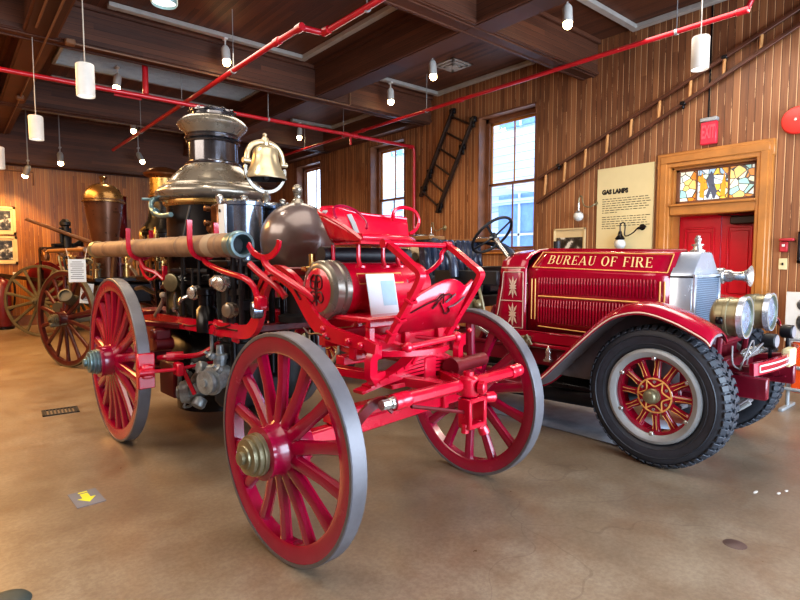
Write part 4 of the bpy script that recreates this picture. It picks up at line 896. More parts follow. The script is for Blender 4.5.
tr = b.build('double_tree', 'red', SF)
b = MB(); b.lathe([(.024, 0), (.024, .05), (.03, .05), (.03, .07)], (-.55, -.5, .81), (1, 0, 0), 8); b.build('end_nut', 'nickel', tr)
b = MB(); b.lathe([(.05, .76), (.056, .77), (.056, .85), (.045, .86), (.028, .865), (.028, .885)], (.04, -.52, 0), n=20); b.lathe([(.035, 0), (.035, .03), (.02, .04)], (.05, -.58, .81), (.4, -1, 0), 8); b.build('pivot_bolt', 'red', SF)
b = MB()
for s in (-1, 1):
    b.box((.05 + s * .06, -.54, .675), (.026, .08, .16), bev=.006); b.box((.05, -.54, .675 + s * .067), (.14, .08, .026), bev=.006)
for x, z in ((-.01, .575), (.11, .575), (.13, .75)): b.lathe([(.02, 0), (.02, .035), (.026, .035), (.026, .05)], (x, -.54, z), (0, 0, 1), 8)
b.lathe([(.026, 0), (.03, .02), (.03, .05), (.02, .06)], (.13, -.56, .74), (1, -.5, 0), 12); b.lathe([(.026, 0), (.03, .02), (.03, .04)], (.13, -.54, .58), (.3, -.3, -1), 12)
b.build('pole_socket', 'red', SF)
b = MB(); b.flat([(-.62, -.36, .66), (-.59, -.4, .74), (-.54, -.42, .79), (-.49, -.42, .8), (-.44, -.42, .785), (-.4, -.42, .75)], .05, .016, up=(0, 1, 0), smooth=4); b.build('trace_loop', 'dkred', SF)
b = MB(); b.tube([(-.36, -.5, .77), (0, -.54, .68)], .01, 6); b.tube([(.36, -.45, .78), (.14, -.5, .72)], .01, 6); b.tube([(-.1, -.1, .68), (-.36, -.42, .76)], .014, 6); split(b, 'tie_rod', 'dkred', SF)
# cradles for the suction hose
b = MB()
def cradle(y, x=-.5, z=1.57, r=.095):
    b.flat([(x + r, y, z + .16), (x + r, y, z), (x + r * .7, y, z - r * .7), (x, y, z - r), (x - r * .7, y, z - r * .7), (x - r, y, z), (x - r, y, z + .14), (x - r - .0, y, z + .17)], .035, .012, up=(0, 1, 0), smooth=3)
cradle(1.42); b.tube([(-.5, 1.42, 1.475), (-.5, 1.36, 1.44), (-.5, 1.15, 1.395), (-.49, .86, 1.35), (-.47, .78, 1.3), (-.46, .75, 1.23)], .02, 10, smooth=4); b.box((-.45, .73, 1.2), (.07, .07, .09), bev=.015); b.build('hose_cradle', 'red', SF)
b = MB(); cradle(2.7); b.tube([(-.5, 2.7, 1.475), (-.48, 2.66, 1.4), (-.42, 2.58, 1.36), (-.38, 2.5, 1.3)], .018, 8, smooth=4); b.build('hose_cradle', 'red', SF)
b = MB(); b.flat([(-.5, .78, 1.56), (-.5, .72, 1.51), (-.5, .62, 1.48), (-.5, .52, 1.485), (-.5, .44, 1.53), (-.5, .42, 1.575)], .035, .014, up=(1, 0, 0), smooth=4); b.tube([(-.5, .6, 1.48), (-.49, .56, 1.42), (-.45, .4, 1.34), (-.4, .26, 1.26), (-.37, .2, 1.2)], .022, 10, smooth=4); b.build('hose_cradle', 'red', SF)
b = MB(); b.tube([(-.46, .84, 1.44), (-.44, .75, 1.38), (-.4, .62, 1.3), (-.38, .56, 1.24)], .022, 10, smooth=4); b.build('cradle_strut', 'red', SF)
# rear-wheel brake
b = MB(); b.box((-.78, 1.82, .66), (.12, .05, .26), bev=.008); b.box((-.78, 1.78, .66), (.08, .05, .1), bev=.01); bk = b.build('brake_block', 'red', SF)
b = MB(); b.tube([(-.8, 1.77, .66), (-.62, 1.72, .66), (-.3, 1.7, .68)], .014, 8); b.lathe([(.03, 0), (.03, .1)], (-.85, 1.76, .66), (1, 0, 0), 12); b.box((-.58, 1.72, .66), (.05, .1, .1), bev=.01)
b.tube([(-.66, 1.9, .73), (-.6, 1.84, .74), (-.48, 1.76, .74), (-.4, 1.7, .76), (-.3, 1.62, .84)], .02, 8, smooth=4); b.lathe([(.035, 0), (.035, .12)], (-.62, 1.85, .74), (1, -.3, 0), 10); b.bar((-.55, 1.72, .66), (-.48, 1.68, .46), .03, .03); b.build('brake_rod', 'red', SF)
b = MB(); b.box((-.5, 2.28, .86), (.14, .12, .1), bev=.02); b.lathe([(.05, 0), (.05, .14)], (-.56, 2.25, .78), (1, 0, 0), 14); b.bar((-.62, 2.5, .95), (-.4, 2.1, .93), .05, .05, bev=.01); b.bar((-.6, 2.85, .98), (-.36, 2.6, 1.02), .03, .03); b.build('spring_hanger', 'dkred', SF)
b = MB(); b.box((-.47, 2.2, .5), (.05, .3, .28), bev=.01); b.build('step_plate', 'dkred', SF)
b = MB(); b.tube([(-.42, 2.62, .98), (-.4, 2.5, 1.1), (-.42, 2.42, 1.16)], .018, 8, smooth=3); b.sphere((-.42, 2.42, 1.17), .03, 10, 8); b.build('rear_lever', 'hosegap', SF)

# things carried by the steamer
def st_world(x, y, z):
    a = math.radians(3.8); return (1.98 + x * math.cos(a) - y * math.sin(a), 2.41 + x * math.sin(a) + y * math.cos(a), z)
t = thing('suction_hose', 'thick brown suction hose lying along the left side of the foreground steam engine', 'hose', st_world(-.5, .86, 1.56), 3.8)
b = MB(); b.lathe([(.06, .12), (.078, .12), (.076, .8), (.078, 1.6), (.076, 2.4), (.075, 3.1)], (0, 0, 0), (0, 1, .007), 28)
for y in (.25, .9, 1.5, 2.1, 2.7): b.lathe([(.077, y - .02), (.08, y - .015), (.08, y + .015), (.077, y + .02)], (0, 0, 0), (0, 1, .007), 28)
b.build('hose_body', 'hose', t)
b = MB(); b.lathe([(.0785, .33), (.081, .34), (.081, .44), (.0785, .45)], (0, 0, 0), (0, 1, .007), 28, closed=True); b.build('pale_band', 'hosegap', t)
b = MB(); b.lathe([(.08, .12), (.082, .06), (.088, .05), (.088, .03), (.082, .025), (.084, -.005), (.08, -.012), (.064, -.012), (.06, 0), (.058, .12)], (0, 0, 0), (0, 1, .007), 32, cap=False); b.build('coupling', 'verdigris', t)
b = MB(); b.lathe([(.0615, -.008), (.059, .1), (.001, .105)], (0, 0, 0), (0, 1, .007), 28, cap=False); b.build('bore', 'satin', t)
b = MB(); b.lathe([(.08, 3.08), (.088, 3.1), (.088, 3.16), (.07, 3.17)], (0, 0, 0), (0, 1, .007), 24); b.build('coupling', 'oldbrass', t)
t = thing('information_card', 'white information card leaning on the red drum under the driver seat', 'card', st_world(-.12, -.06, 1.14), 3.8)
m = Matrix.Rotation(math.radians(-12), 4, 'X')
b = MB(); b.box((0, 0, .125), (.21, .006, .25), bev=.001); b.xform(m); b.build('sheet', 'paper', t)
b = MB(); b.box((.045, -.0038, .14), (.1, .001, .14)); b.xform(m); b.build('printed_panel', surf('pale blue print', srgb(170, 205, 220), .6), t)
# ------------------------------------------------------------------ the motor fire engine
ME = thing('motor_fire_engine', 'crimson vintage motor fire engine with gold lettering on its bonnet, right foreground', 'fire engine', (4.49, 1.76, 0), 2.5)
def tyred_wheel(loc, side, rz):
    R, w = .505, .2; h = w / 2
    b = MB()
    b.lathe([(.33, -h * .55), (.36, -h * .85), (.41, -h), (.455, -h * .98), (.482, -h * .8), (.49, -h * .5), (.492, 0), (.49, h * .5), (.482, h * .8), (.455, h * .98), (.41, h), (.36, h * .85), (.33, h * .55)], (0, 0, 0), (1, 0, 0), 72, closed=True)
    for r in (.375, .43): b.lathe([(r - .006, -h * .93 - (.004 if r > .4 else -.004)), (r, -h * .99 - .006 if r > .4 else -h * .93), (r + .006, -h * .93 - (.004 if r > .4 else -.004))], (0, 0, 0), (1, 0, 0), 72, closed=True)
    n = 54
    for i in range(n):
        a = 2 * PI * i / n; rot = Matrix.Rotation(a, 4, 'X')
        for sx in (-1, 1):
            o = (.5 if sx > 0 else 0) * 2 * PI / n
            m = Matrix.Rotation(a + o, 4, 'X') @ Matrix.Translation((sx * h * .8, 0, .489)) @ Matrix.Rotation(sx * .62, 4, 'Y')
            b.box((0, 0, 0), (.046, .04, .011), bev=.003, mat=m)
            m = Matrix.Rotation(a + o, 4, 'X') @ Matrix.Translation((sx * h * .36, 0, .496)) @ Matrix.Rotation(sx * .45, 4, 'Z')
            b.box((0, 0, 0), (.056, .034, .018), bev=.003, mat=m)
        b.box((0, 0, 0), (.02, .05, .018), mat=rot @ Matrix.Translation((0, 0, .496)))
    # one wheel: the red felloe carries tyre, rim, spokes and hub
    q = MB(); q.lathe([(.255, -.045), (.285, -.045), (.285, .05), (.255, .05)], (0, 0, 0), (1, 0, 0), 64, closed=True)
    wh = q.build('wheel', 'engred', ME, loc, (0, 0, math.radians(rz) + (0 if side < 0 else PI)))
    b.build('tyre', 'rubber', wh)
    q = MB(); q.lathe([(.275, -.075), (.29, -.09), (.315, -.098), (.335, -.09), (.34, -.07), (.325, -.06), (.3, -.06), (.29, .06), (.33, .09), (.34, .09), (.34, .05), (.33, -.04), (.285, -.04)], (0, 0, 0), (1, 0, 0), 64, closed=True)
    rim = q.build('rim', 'grey', wh)
    q = MB()
    for i in range(6):
        a = 2 * PI * (i + .5) / 6; q.box((-.07, .272 * math.cos(a), .272 * math.sin(a)), (.03, .035, .03), rot=(a, 0, 0), bev=.006)
    split(q, 'rim_lug', 'nickel', wh)
    q = MB(); q.sweep([(-.02, 0, .1), (-.015, 0, .16), (0, 0, .22), (0, 0, .26)], [(.03 * math.cos(2 * PI * j / 10), .024 * math.sin(2 * PI * j / 10)) for j in range(10)], (1, 0, 0), scale=[1, .9, .85, 1.15]); sp = q.build('spoke', 'engred', wh)
    q = MB(); q.tube([(-.042, -.014, .145), (-.03, -.01, .2), (-.026, -.014, .25)], .003, 5); q.tube([(-.042, .014, .145), (-.03, .01, .2), (-.026, .014, .25)], .003, 5); q.build('gold_line', 'goldpaint', sp)
    for i in range(1, 12): dup(sp, wh, (0, 0, 0), (2 * PI * i / 12, 0, 0))
    q = MB(); q.lathe([(.1, .1), (.125, .03), (.127, -.035), (.118, -.045), (.06, -.05), (.06, -.06)], (0, 0, 0), (1, 0, 0), 40); q.build('hub', 'engred', wh)
    q = MB(); q.tube([(-.047, .121 * math.cos(2 * PI * i / 40), .121 * math.sin(2 * PI * i / 40)) for i in range(40)], .006, 6, closed=True)
    for i in range(6):
        a0, a1, am = 2 * PI * i / 6, 2 * PI * (i + 1) / 6, 2 * PI * (i + .5) / 6
        P = [(-.05, .116 * math.cos(a0), .116 * math.sin(a0)), (-.052, .077 * math.cos((a0 + am) / 2), .077 * math.sin((a0 + am) / 2)), (-.052, .066 * math.cos(am), .066 * math.sin(am)), (-.052, .077 * math.cos((a1 + am) / 2), .077 * math.sin((a1 + am) / 2)), (-.05, .116 * math.cos(a1), .116 * math.sin(a1))]
        q.tube(P, .0055, 6, smooth=3)
    q.build('gold_star', 'goldpaint', wh)
    q = MB()
    for i in range(6):
        a = 2 * PI * (i + .5) / 6; q.lathe([(.012, 0), (.012, .012)], (-.045, .1 * math.cos(a), .1 * math.sin(a)), (-1, 0, 0), 6)
    split(q, 'hub_bolt', 'nickel', wh)
    q = MB(); q.lathe([(.052, -.05), (.054, -.08), (.046, -.085), (.05, -.09), (.05, -.11), (.042, -.13), (.03, -.138), (.001, -.14)], (0, 0, 0), (1, 0, 0), 24); q.build('hub_cap', 'oldbrass', wh)
    return wh
w0 = tyred_wheel((-.63, 0, .505), -1, -4.5)
for loc, rz, s in (((.63, .02, .505), -4.5, 1), ((-.7, 3.95, .505), 0, -1), ((.7, 3.95, .505), 0, 1)):
    dup(w0, ME, loc, (0, 0, math.radians(rz) + (0 if s < 0 else PI)))
for y, x in ((0, .56), (3.95, .62)):
    b = MB(); b.tube([(-x, y, .5), (-.42, y, .46), (0, y, .43), (.42, y, .46), (x, y, .5)], .04, 10, smooth=4)
    for s in (-1, 1): b.cyl((s * (x - .04), y, .4), (s * (x - .04), y, .6), .045, n=12)
    b.build('axle', 'maroon', ME)

# bonnet: vertical sides, sloping shoulders, ridge
def hood_section(y):
    k = (y - .08) / 1.24; wb = .275 + .085 * k; cx = .04
    zb, zt, wt = 1.345 + .04 * k, 1.525 + .03 * k, .12 + .02 * k; z0 = .95 - .1 * k if k < 1 else .85
    return [(cx - wb, y, .82), (cx - wb, y, zb - .005), (cx - wb + .012, y, zb + .012), (cx - wt - .02, y, zt - .012), (cx - wt, y, zt), (cx, y, zt + .012), (cx + wt, y, zt), (cx + wt + .02, y, zt - .012), (cx + wb - .012, y, zb + .012), (cx + wb, y, zb - .005), (cx + wb, y, .82)]
b = MB(); b.loft([hood_section(y) for y in (.08, .3, .6, .9, 1.2, 1.32)]); hood = b.build('bonnet', 'engred', ME, solid=.006, ang=25)
def side_x(y): return .04 - (.275 + .085 * (y - .08) / 1.24) - .004
def sidept(y, z, off=.0): return (side_x(y) - off, y, z)
for s in (-1, 1):
    b = MB()
    for z0, z1, a, e in ((1.165, 1.315, .2, 1.2), (.9, 1.115, .2, 1.2)):
        n = 38
        for i in range(n):
            y = a + (e - a) * i / (n - 1)
            x = side_x(y) if s < 0 else .08 - side_x(y)
            b.box((x + s * .003, y, (z0 + z1) / 2), (.014, .02, z1 - z0), rot=(0, 0, .45 * s), bev=.005)
    b.build('louvre_panel', 'engred', hood)
b = MB()
def gl(P, r=.0045, off=.006): b.tube([sidept(y, z, off) for y, z in P], r, 5)
def bline(P): b.tube(P, .005, 5)
zbelt = lambda y: 1.345 + .04 * (y - .08) / 1.24
for y in (1.27, 1.235): gl([(y, 1.3), (y, .93)], .006)
for y in (.16, .125): gl([(y, 1.3), (y, .98)], .006)
gl([(1.2, 1.145), (.22, 1.13)], .007, .01); gl([(1.2, .87), (.7, .85), (.6, .845)], .006)
# gold edging of the shoulder panel
def shoulder(s, t, off=.0):
    y = .08 + 1.24 * s; q = hood_section(y); p = V(q[2]).lerp(V(q[3]), t); nrm = V((-(q[3][2] - q[2][2]), 0, q[3][0] - q[2][0])).normalized()
    return p + nrm * off
cl = [shoulder(.03, .04, .007), shoulder(.97, .04, .007), shoulder(.97, .97, .007), shoulder(.03, .97, .007)]
for i in range(4):
    p, q_ = cl[i], cl[(i + 1) % 4]; b.tube([p, p.lerp(q_, .5), q_], .0045, 5)
b.build('gold_line', 'goldpaint', hood)
# serif capitals, drawn stroke by stroke
def glyph(ch):
    S, T_, sf = .15, .055, .045; P = []
    def R(x0, y0, x1, y1): P.append([(x0, y0), (x1, y0), (x1, y1), (x0, y1)])
    def stem(x): R(x, 0, x + S, 1); R(x - .06, 0, x + S + .06, sf); R(x - .06, 1 - sf, x + S + .06, 1)
    def arc(cx, cy, ro, so, ri, si, a0, a1, n=12):
        for i in range(n):
            u, v = a0 + (a1 - a0) * i / n, a0 + (a1 - a0) * (i + 1) / n
            P.append([(cx + ro * math.cos(u), cy + so * math.sin(u)), (cx + ro * math.cos(v), cy + so * math.sin(v)), (cx + ri * math.cos(v), cy + si * math.sin(v)), (cx + ri * math.cos(u), cy + si * math.sin(u))])
    h = PI / 2
    if ch == 'I': stem(.08); return P, .31
    if ch in 'EF':
        stem(.08); R(.2, 1 - T_, .62, 1); R(.57, .8, .62, 1); R(.2, .48, .5, .48 + T_); R(.46, .4, .5, .62)
        if ch == 'E': R(.2, 0, .66, T_); R(.61, 0, .66, .22)
        return P, .72 if ch == 'E' else .68
    if ch in 'BR':
        stem(.08); R(.2, 1 - T_, .42, 1); R(.2, .5, .42, .5 + T_); arc(.4, .75, .27, .25, .12, .25 - T_, -h, h)
        if ch == 'B': R(.2, 0, .44, T_); arc(.42, .275, .31, .275, .15, .275 - T_, -h, h); return P, .78
        P.append([(.32, .52), (.5, .52), (.8, .0), (.6, .0)]); R(.6, 0, .88, sf); return P, .84
    if ch == 'U':
        R(.08, .3, .23, 1); R(.02, 1 - sf, .3, 1); R(.6, .3, .66, 1); R(.54, 1 - sf, .74, 1); arc(.37, .32, .29, .33, .14, .26, PI, 1.5 * PI); arc(.37, .32, .29, .33, .23, .26, 1.5 * PI, 2 * PI); return P, .78
    if ch == 'A':
        P.append([(.02, 0), (.09, 0), (.42, 1), (.36, 1)]); P.append([(.34, 1), (.46, 1), (.82, 0), (.64, 0)]); R(.2, .3, .62, .3 + T_); R(-.04, 0, .2, sf); R(.55, 0, .9, sf); return P, .88
    if ch == 'O':
        arc(.42, .5, .4, .52, .23, .46, 0, 2 * PI, 26); return P, .86
    return P, .38
def lettering(s, total, place):
    items = []; x = 0
    for ch in s:
        P, w = glyph(ch); items.append((P, x)); x += w + .1
    k = total / x; bb = MB()
    for P, x0 in items:
        for poly in P:
            f = bb.face([place((x0 + u) * k, v, k) for u, v in poly])
    return bb
H_ = .105
def place(u, v, k):
    yy = u + (v * .02)
    s = 1 - (.16 + u - v * .022) / 1.24; t = .26 + v * .52
    return shoulder(s, t, .0075)
lettering('BUREAU OF FIRE', .93, place).build('gold_lettering', 'lettergold', hood)
b = MB(); b.tube([hood_section(y)[5][:2] + (hood_section(y)[5][2] + .006,) for y in (.08, .7, 1.32)], .012, 8); b.build('bonnet_hinge', 'engred', hood)

# scuttle behind the bonnet, ornament panel
def cowl_section(y):
    k = (y - 1.32) / .26; wb = .385 + .03 * k; cx = .04; zt = 1.57 + .0 * k - .05 * max(0, k - .6)
    zb = 1.385; pts = [(cx - wb - .015 * k, y, .80), (cx - wb, y, 1.0), (cx - wb, y, zb)]
    for i in range(1, 8):
        a = PI * i / 8; pts.append((cx - wb * math.cos(a), y, zb + (zt - zb) * math.sin(a) ** .8))
    pts = pts + [(2 * cx - p[0], p[1], p[2]) for p in pts[2::-1]]
    return [(p[0], p[1] + .1 * max(0, k) * (max(0, 1.385 - p[2]) / .58) ** 1.3, p[2]) for p in pts]
b = MB(); b.loft([cowl_section(y) for y in (1.315, 1.4, 1.5, 1.58)]); cw = b.build('scuttle', 'engred', ME, solid=.012, ang=50)
b = MB(); X = -.352
def cx_(y): return .04 - (.385 + .03 * (y - 1.32) / .26) - .009
P = [(1.345, 1.36), (1.55, 1.36), (1.565, 1.2), (1.6, 1.0), (1.64, .84), (1.345, .84), (1.345, 1.36)]
b.tube([(cx_(y), y, z) for y, z in P], .005, 5); b.tube([(cx_(1.345), 1.345, 1.09), (cx_(1.55), 1.58, 1.09)], .005, 5); b.tube([(cx_(1.33) + .0, 1.33, 1.4), (cx_(1.56), 1.57, 1.4)], .006, 5)
q = cowl_section(1.34); r_ = cowl_section(1.555)
for sec in (q, r_): b.tube([(p[0], p[1], p[2] + .009) for p in sec[3:7]], .005, 5)
b.build('gold_line', 'silverleaf', cw)
b = MB()
for zc, h in ((1.22, .105), (.965, .11)):
    for i in range(10):
        a = 2 * PI * (i + .5) / 10; L = h * (1 if abs(math.sin(a)) > .6 else .55)
        y0, z0 = 1.448, zc; y1, z1 = y0 + math.cos(a) * L * .75, z0 + math.sin(a) * L; pr_ = V((0, -math.sin(a), math.cos(a))) * .011
        ym, zm = (y0 * .45 + y1 * .55), (z0 * .45 + z1 * .55)
        x = cx_(1.448) - .003
        b.prism([(x, y0, z0), (x, ym + pr_.y, zm + pr_.z), (x, y1, z1), (x, ym - pr_.y, zm - pr_.z)], (-.002, 0, 0))
    b.cyl((cx_(1.448) - .0, 1.448, zc), (cx_(1.448) - .006, 1.448, zc), .016, n=10)
b.build('leaf_ornament', 'silverleaf', cw)
b = MB(); b.box((.04, 1.56, 1.44), (.66, .03, .2), bev=.02); b.build('dashboard', 'satin', ME)
b = MB(); b.tube([(.3, 1.4, 1.55), (.3, 1.4, 1.66)], .035, 10); b.build('scuttle_lamp', 'satin', ME)
# radiator
rx, rf, rb = .045, -.07, .09
def shell(y, g=0): return [(rx - .285 + g, y, .58 + g), (rx - .285 + g, y, 1.345), (rx - .275 + g, y, 1.365), (rx - .12 + g * .5, y, 1.52 - g), (rx - .1, y, 1.53 - g), (rx + .1, y, 1.53 - g), (rx + .12 - g * .5, y, 1.52 - g), (rx + .275 - g, y, 1.365), (rx + .285 - g, y, 1.345), (rx + .285 - g, y, .58 + g)]
b = MB(); b.rings([shell(rb), shell(rf + .01), [V(p) + V((0, -.01, 0)) for p in shell(rf + .01, .008)]]); rad = b.build('radiator_shell', 'bright', ME)
b = MB(); b.box((rx, rf - .004, .98), (.5, .012, .7)); b.build('radiator_core', 'core', rad)
b = MB(); b.box((rx, rf - .012, 1.345), (.57, .02, .03), bev=.006)
for s in (-1, 1): b.box((rx + s * .265, rf - .01, .97), (.04, .02, .78), bev=.005)
b.box((rx, rf - .01, .61), (.55, .02, .05), bev=.006); b.build('radiator_frame', 'bright', rad)
b = MB(); b.tube([(rx - .288, rb, 1.34), (rx - .288, rf, 1.34), (rx + .288, rf - .02, 1.335)], .007, 6); b.build('rivet_seam', 'satin', rad)
b = MB(); b.lathe([(.055, 1.53), (.055, 1.545), (.035, 1.55), (.03, 1.575), (.045, 1.58), (.045, 1.59), (.018, 1.595), (.024, 1.615), (.026, 1.635), (.016, 1.645), (.018, 1.655), (.001, 1.662)], (rx, .0, 0), n=18); b.build('radiator_cap', 'nickel', rad)
# mudguards
def mudguard(cx, s):
    prof = [(-.39, .985), (-.36, 1.02), (-.29, 1.06), (-.16, 1.12), (.0, 1.165), (.12, 1.165), (.25, 1.125), (.36, 1.05), (.5, .92), (.66, .76), (.8, .62), (.92, .51), (1.02, .455), (1.1, .44)]
    Pp = spline([(0, y, z) for y, z in prof], 4); b = MB(); rows = []
    for p in Pp:
        row = []
        for i in range(9):
            u = -1 + 2 * i / 8; row.append((cx + u * .16, p.y, p.z - .055 * abs(u) ** 3 + .0))
        row.insert(0, (cx - .162, p.y, p.z - .085)); row.append((cx + .162, p.y, p.z - .085)); rows.append(row)
    b.loft(rows); return b, Pp
for cx, s in ((-.66, -1), (.72, 1)):
    b, Pp = mudguard(cx, s); mg = b.build('mudguard', 'engred', ME, solid=.008)
    b = MB(); xo = cx + s * .165
    b.tube([(xo, p.y, p.z - .068) for p in Pp[:-6]], .006, 6); b.build('edge_line', 'silverleaf', mg)
    b = MB(); xi = cx - s * .15
    b.loft([[(xi, y, .5), (xi, y, zt)] for y, zt in ((-.1, 1.1), (.1, 1.12), (.25, 1.08), (.4, .98), (.6, .78), (.8, .58), (1.0, .5))]); b.build('inner_apron', 'apron', mg, solid=.005)
    b = MB(); b.loft([[(cx - .15, p.y + .0, p.z - .07), (cx - .07, p.y, p.z - .02), (cx + .07, p.y, p.z - .02), (cx + .15, p.y, p.z - .07)] for p in Pp]); b.build('underside', 'apron', mg)
# running boards, valance, chassis frame
for s in (-1, 1):
    b = MB(); b.box((.03 + s * .66, 2.1, .43), (.36, 2.1, .035), bev=.006); b.build('running_board', 'maroon', ME)
    b = MB(); b.box((.03 + s * .37, 1.6, .6), (.06, 4.4, .15), bev=.008); b.build('chassis_rail', 'maroon', ME)
b = MB(); b.box((-.385, 1.0, .78), (.03, 1.1, .1), bev=.006); b.box((-.4, .95, .71), (.06, 1.2, .03), bev=.006); b.bar((-.395, 1.25, .83), (-.395, .4, .8), .02, .012); b.build('valance', 'engred', ME)
b = MB(); b.box((-.43, 1.26, .73), (.07, .09, .11), bev=.01); b.tube([(-.43, 1.26, .7), (-.45, 1.26, .52)], .016, 8); b.tube([(-.44, 1.26, .76), (-.5, 1.2, .8), (-.48, 1.16, .72)], .012, 6); b.build('latch_box', 'oldbrass', ME)
b = MB(); b.lathe([(.03, .6), (.022, .64), (.028, .66), (.012, .7), (.001, .72)], (-.43, 1.02, 0), n=12); b.box((-.43, 1.02, .59), (.05, .07, .02)); b.build('oil_filler', 'nickel', ME)
b = MB(); b.lathe([(.075, 0), (.08, .02), (.08, 1.45), (.075, 1.47)], (-.3, .55, .3), (0, 1, -.03), 18); b.build('exhaust_pipe', 'satin', ME)
b = MB(); b.box((.04, .9, .45), (.5, 1.1, .3), bev=.05); b.lathe([(.2, 1.3), (.24, 1.45), (.24, 1.6), (.15, 2.0)], (.04, 0, .5), (0, 1, 0), 20); b.build('engine_sump', 'black', ME)
b = MB(); b.bar((-.3, .45, .36), (-.45, 1.3, .4), .04, .05, bev=.01); b.tube([(-.4, .55, .52), (-.2, 1.1, .5), (-.42, 1.7, .46)], .015, 8, smooth=4); split(b, 'under_rod', 'black', ME)
# springs and front gear
for s in (-1, 1):
    b = MB()
    for k in range(6):
        L = .55 - k * .075; b.flat([(.03 + s * .34, -L, .55 - k * .012 + .03), (.03 + s * .34, -L * .5, .5 - k * .012), (.03 + s * .34, 0, .485 - k * .012), (.03 + s * .34, L * .5, .5 - k * .012), (.03 + s * .34, L, .55 - k * .012 + .03)], .055, .01, smooth=3)
    b.box((.03 + s * .34, 0, .46), (.09, .12, .14), bev=.012); b.build('leaf_spring', 'maroon', ME)
    b = MB(); b.sweep(spline([(.03 + s * .36, .1, .64), (.03 + s * .36, -.2, .65), (.03 + s * .36, -.36, .66), (.03 + s * .36, -.44, .64), (.03 + s * .36, -.48, .6)], 4), [(-.02, -.03), (.02, -.03), (.02, .03), (-.02, .03)], None); b.lathe([(.03, -.03), (.03, .03)], (.03 + s * .36, -.48, .6), (1, 0, 0), 14); b.build('frame_horn', 'maroon', ME)
    b = MB(); P = [(.03 + s * .34 + .045 * math.cos(i * .7), -.34 + .045 * math.sin(i * .7), .6 + .0035 * i) for i in range(64)]; 
    P = [(.03 + s * .22 - s * i * .0035, -.42 + .03 * math.cos(i * .9), .8 + .03 * math.sin(i * .9)) for i in range(64)]
    b.tube(P, .007, 6); b.build('coil_spring', 'nickel', ME)
b = MB(); b.box((.04, -.3, .68), (.66, .06, .16), bev=.01); b.box((.04, -.18, .84), (.6, .16, .03), bev=.01); b.box((.04, -.22, .76), (.5, .03, .14), bev=.01); b.build('front_apron', 'maroon', ME)
b = MB(); b.tube([(-.55, -.12, .42), (0, -.14, .4), (.55, -.12, .42)], .018, 8); b.tube([(-.32, -.5, .52), (-.4, -.36, .4), (-.42, -.12, .42)], .022, 8, smooth=4); b.tube([(-.42, -.45, .72), (-.2, -.46, .9), (.05, -.42, .8), (.3, -.44, .88)], .006, 6, smooth=5); b.tube([(-.3, -.42, .74), (-.15, -.48, .84), (.1, -.46, .86)], .006, 6, smooth=4); b.tube([(-.42, -.4, .88), (-.46, -.42, .76), (-.35, -.46, .72), (-.2, -.44, .78)], .006, 6, smooth=4); split(b, 'front_tube', 'apron', ME)
b = MB(); b.tube([(-.46, -.53, .52), (-.47, -.46, .46), (-.44, -.36, .4), (-.36, -.28, .36)], .015, 8, smooth=4); b.build('steering_arm', 'grey', ME)
# bumper
b = MB(); b.sweep(spline([(-.46, -.53, .74), (-.36, -.56, .745), (0, -.6, .75), (.5, -.58, .755), (.66, -.53, .76)], 5), [(-.016, -.042), (.016, -.042), (.016, .042), (-.016, .042)], (0, 0, 1)); bp = b.build('bumper', 'engred', ME)
b = MB()
def bpy_(x): return -.6 + .085 * abs((x - .06) / .6) ** 2 - .021
P = [(x, bpy_(x), .762 + .01 * (x + .5)) for x in (-.42, -.3, -.1, .08)]; Q = [(x, bpy_(x), .722 + .01 * (x + .5)) for x in (.08, -.1, -.3, -.42)]
b.tube(P + Q + [P[0]], .006, 5); P = [(x, bpy_(x), .762 + .01 * (x + .5)) for x in (.3, .45, .6)]; Q = [(x, bpy_(x), .722 + .01 * (x + .5)) for x in (.6, .45, .3)]; b.tube(P + Q + [P[0]], .006, 5); b.build('white_outline', 'white', bp)
b = MB(); b.box((.18, -.6, .76), (.16, .06, .13), bev=.01); b.build('bumper_clamp', 'cream', bp)
for x in (-.36, .4):
    b = MB(); b.bar((x, -.3, .7), (x, -.57, .74), .05, .05, bev=.01); b.build('bumper_arm', 'maroon', ME)
# headlamps
for x in (-.31, .32):
    b = MB(); b.lathe([(.001, .075), (.08, .07), (.118, .05), (.13, .03), (.132, .02), (.132, -.02), (.137, -.024), (.137, -.044), (.132, -.048), (.132, -.1), (.141, -.104), (.143, -.135), (.137, -.145), (.125, -.145), (.125, -.12)], (x, -.31, 1.07), (0, 1, 0), 40, cap=False); hl = b.build('headlamp', 'oldbrass', ME)
    b = MB(); b.lathe([(.126, -.125), (.09, -.14), (.045, -.147), (.001, -.149)], (x, -.31, 1.07), (0, 1, 0), 36, cap=False); b.build('lens', 'lens', hl)
    b = MB(); b.lathe([(.137, -.146), (.146, -.146), (.146, -.11), (.137, -.11)], (x, -.31, 1.07), (0, 1, 0), 40, closed=True); b.build('bezel', 'bright', hl)
    b = MB(); b.box((x - .137, -.32, 1.05), (.02, .045, .05), bev=.006); b.lathe([(.018, 0), (.018, .025), (.01, .03)], (x - .14, -.32, 1.055), (-1, 0, 0), 10); b.build('side_catch', 'black', hl)
    b = MB(); b.tube([(x, -.29, .94), (x, -.28, .8), (x * .95, -.26, .68)], .022, 8); b.build('headlamp_post', 'maroon', ME)
b = MB(); b.tube([(-.31, -.3, .88), (.32, -.3, .88)], .016, 8); b.build('headlamp_bar', 'maroon', ME)
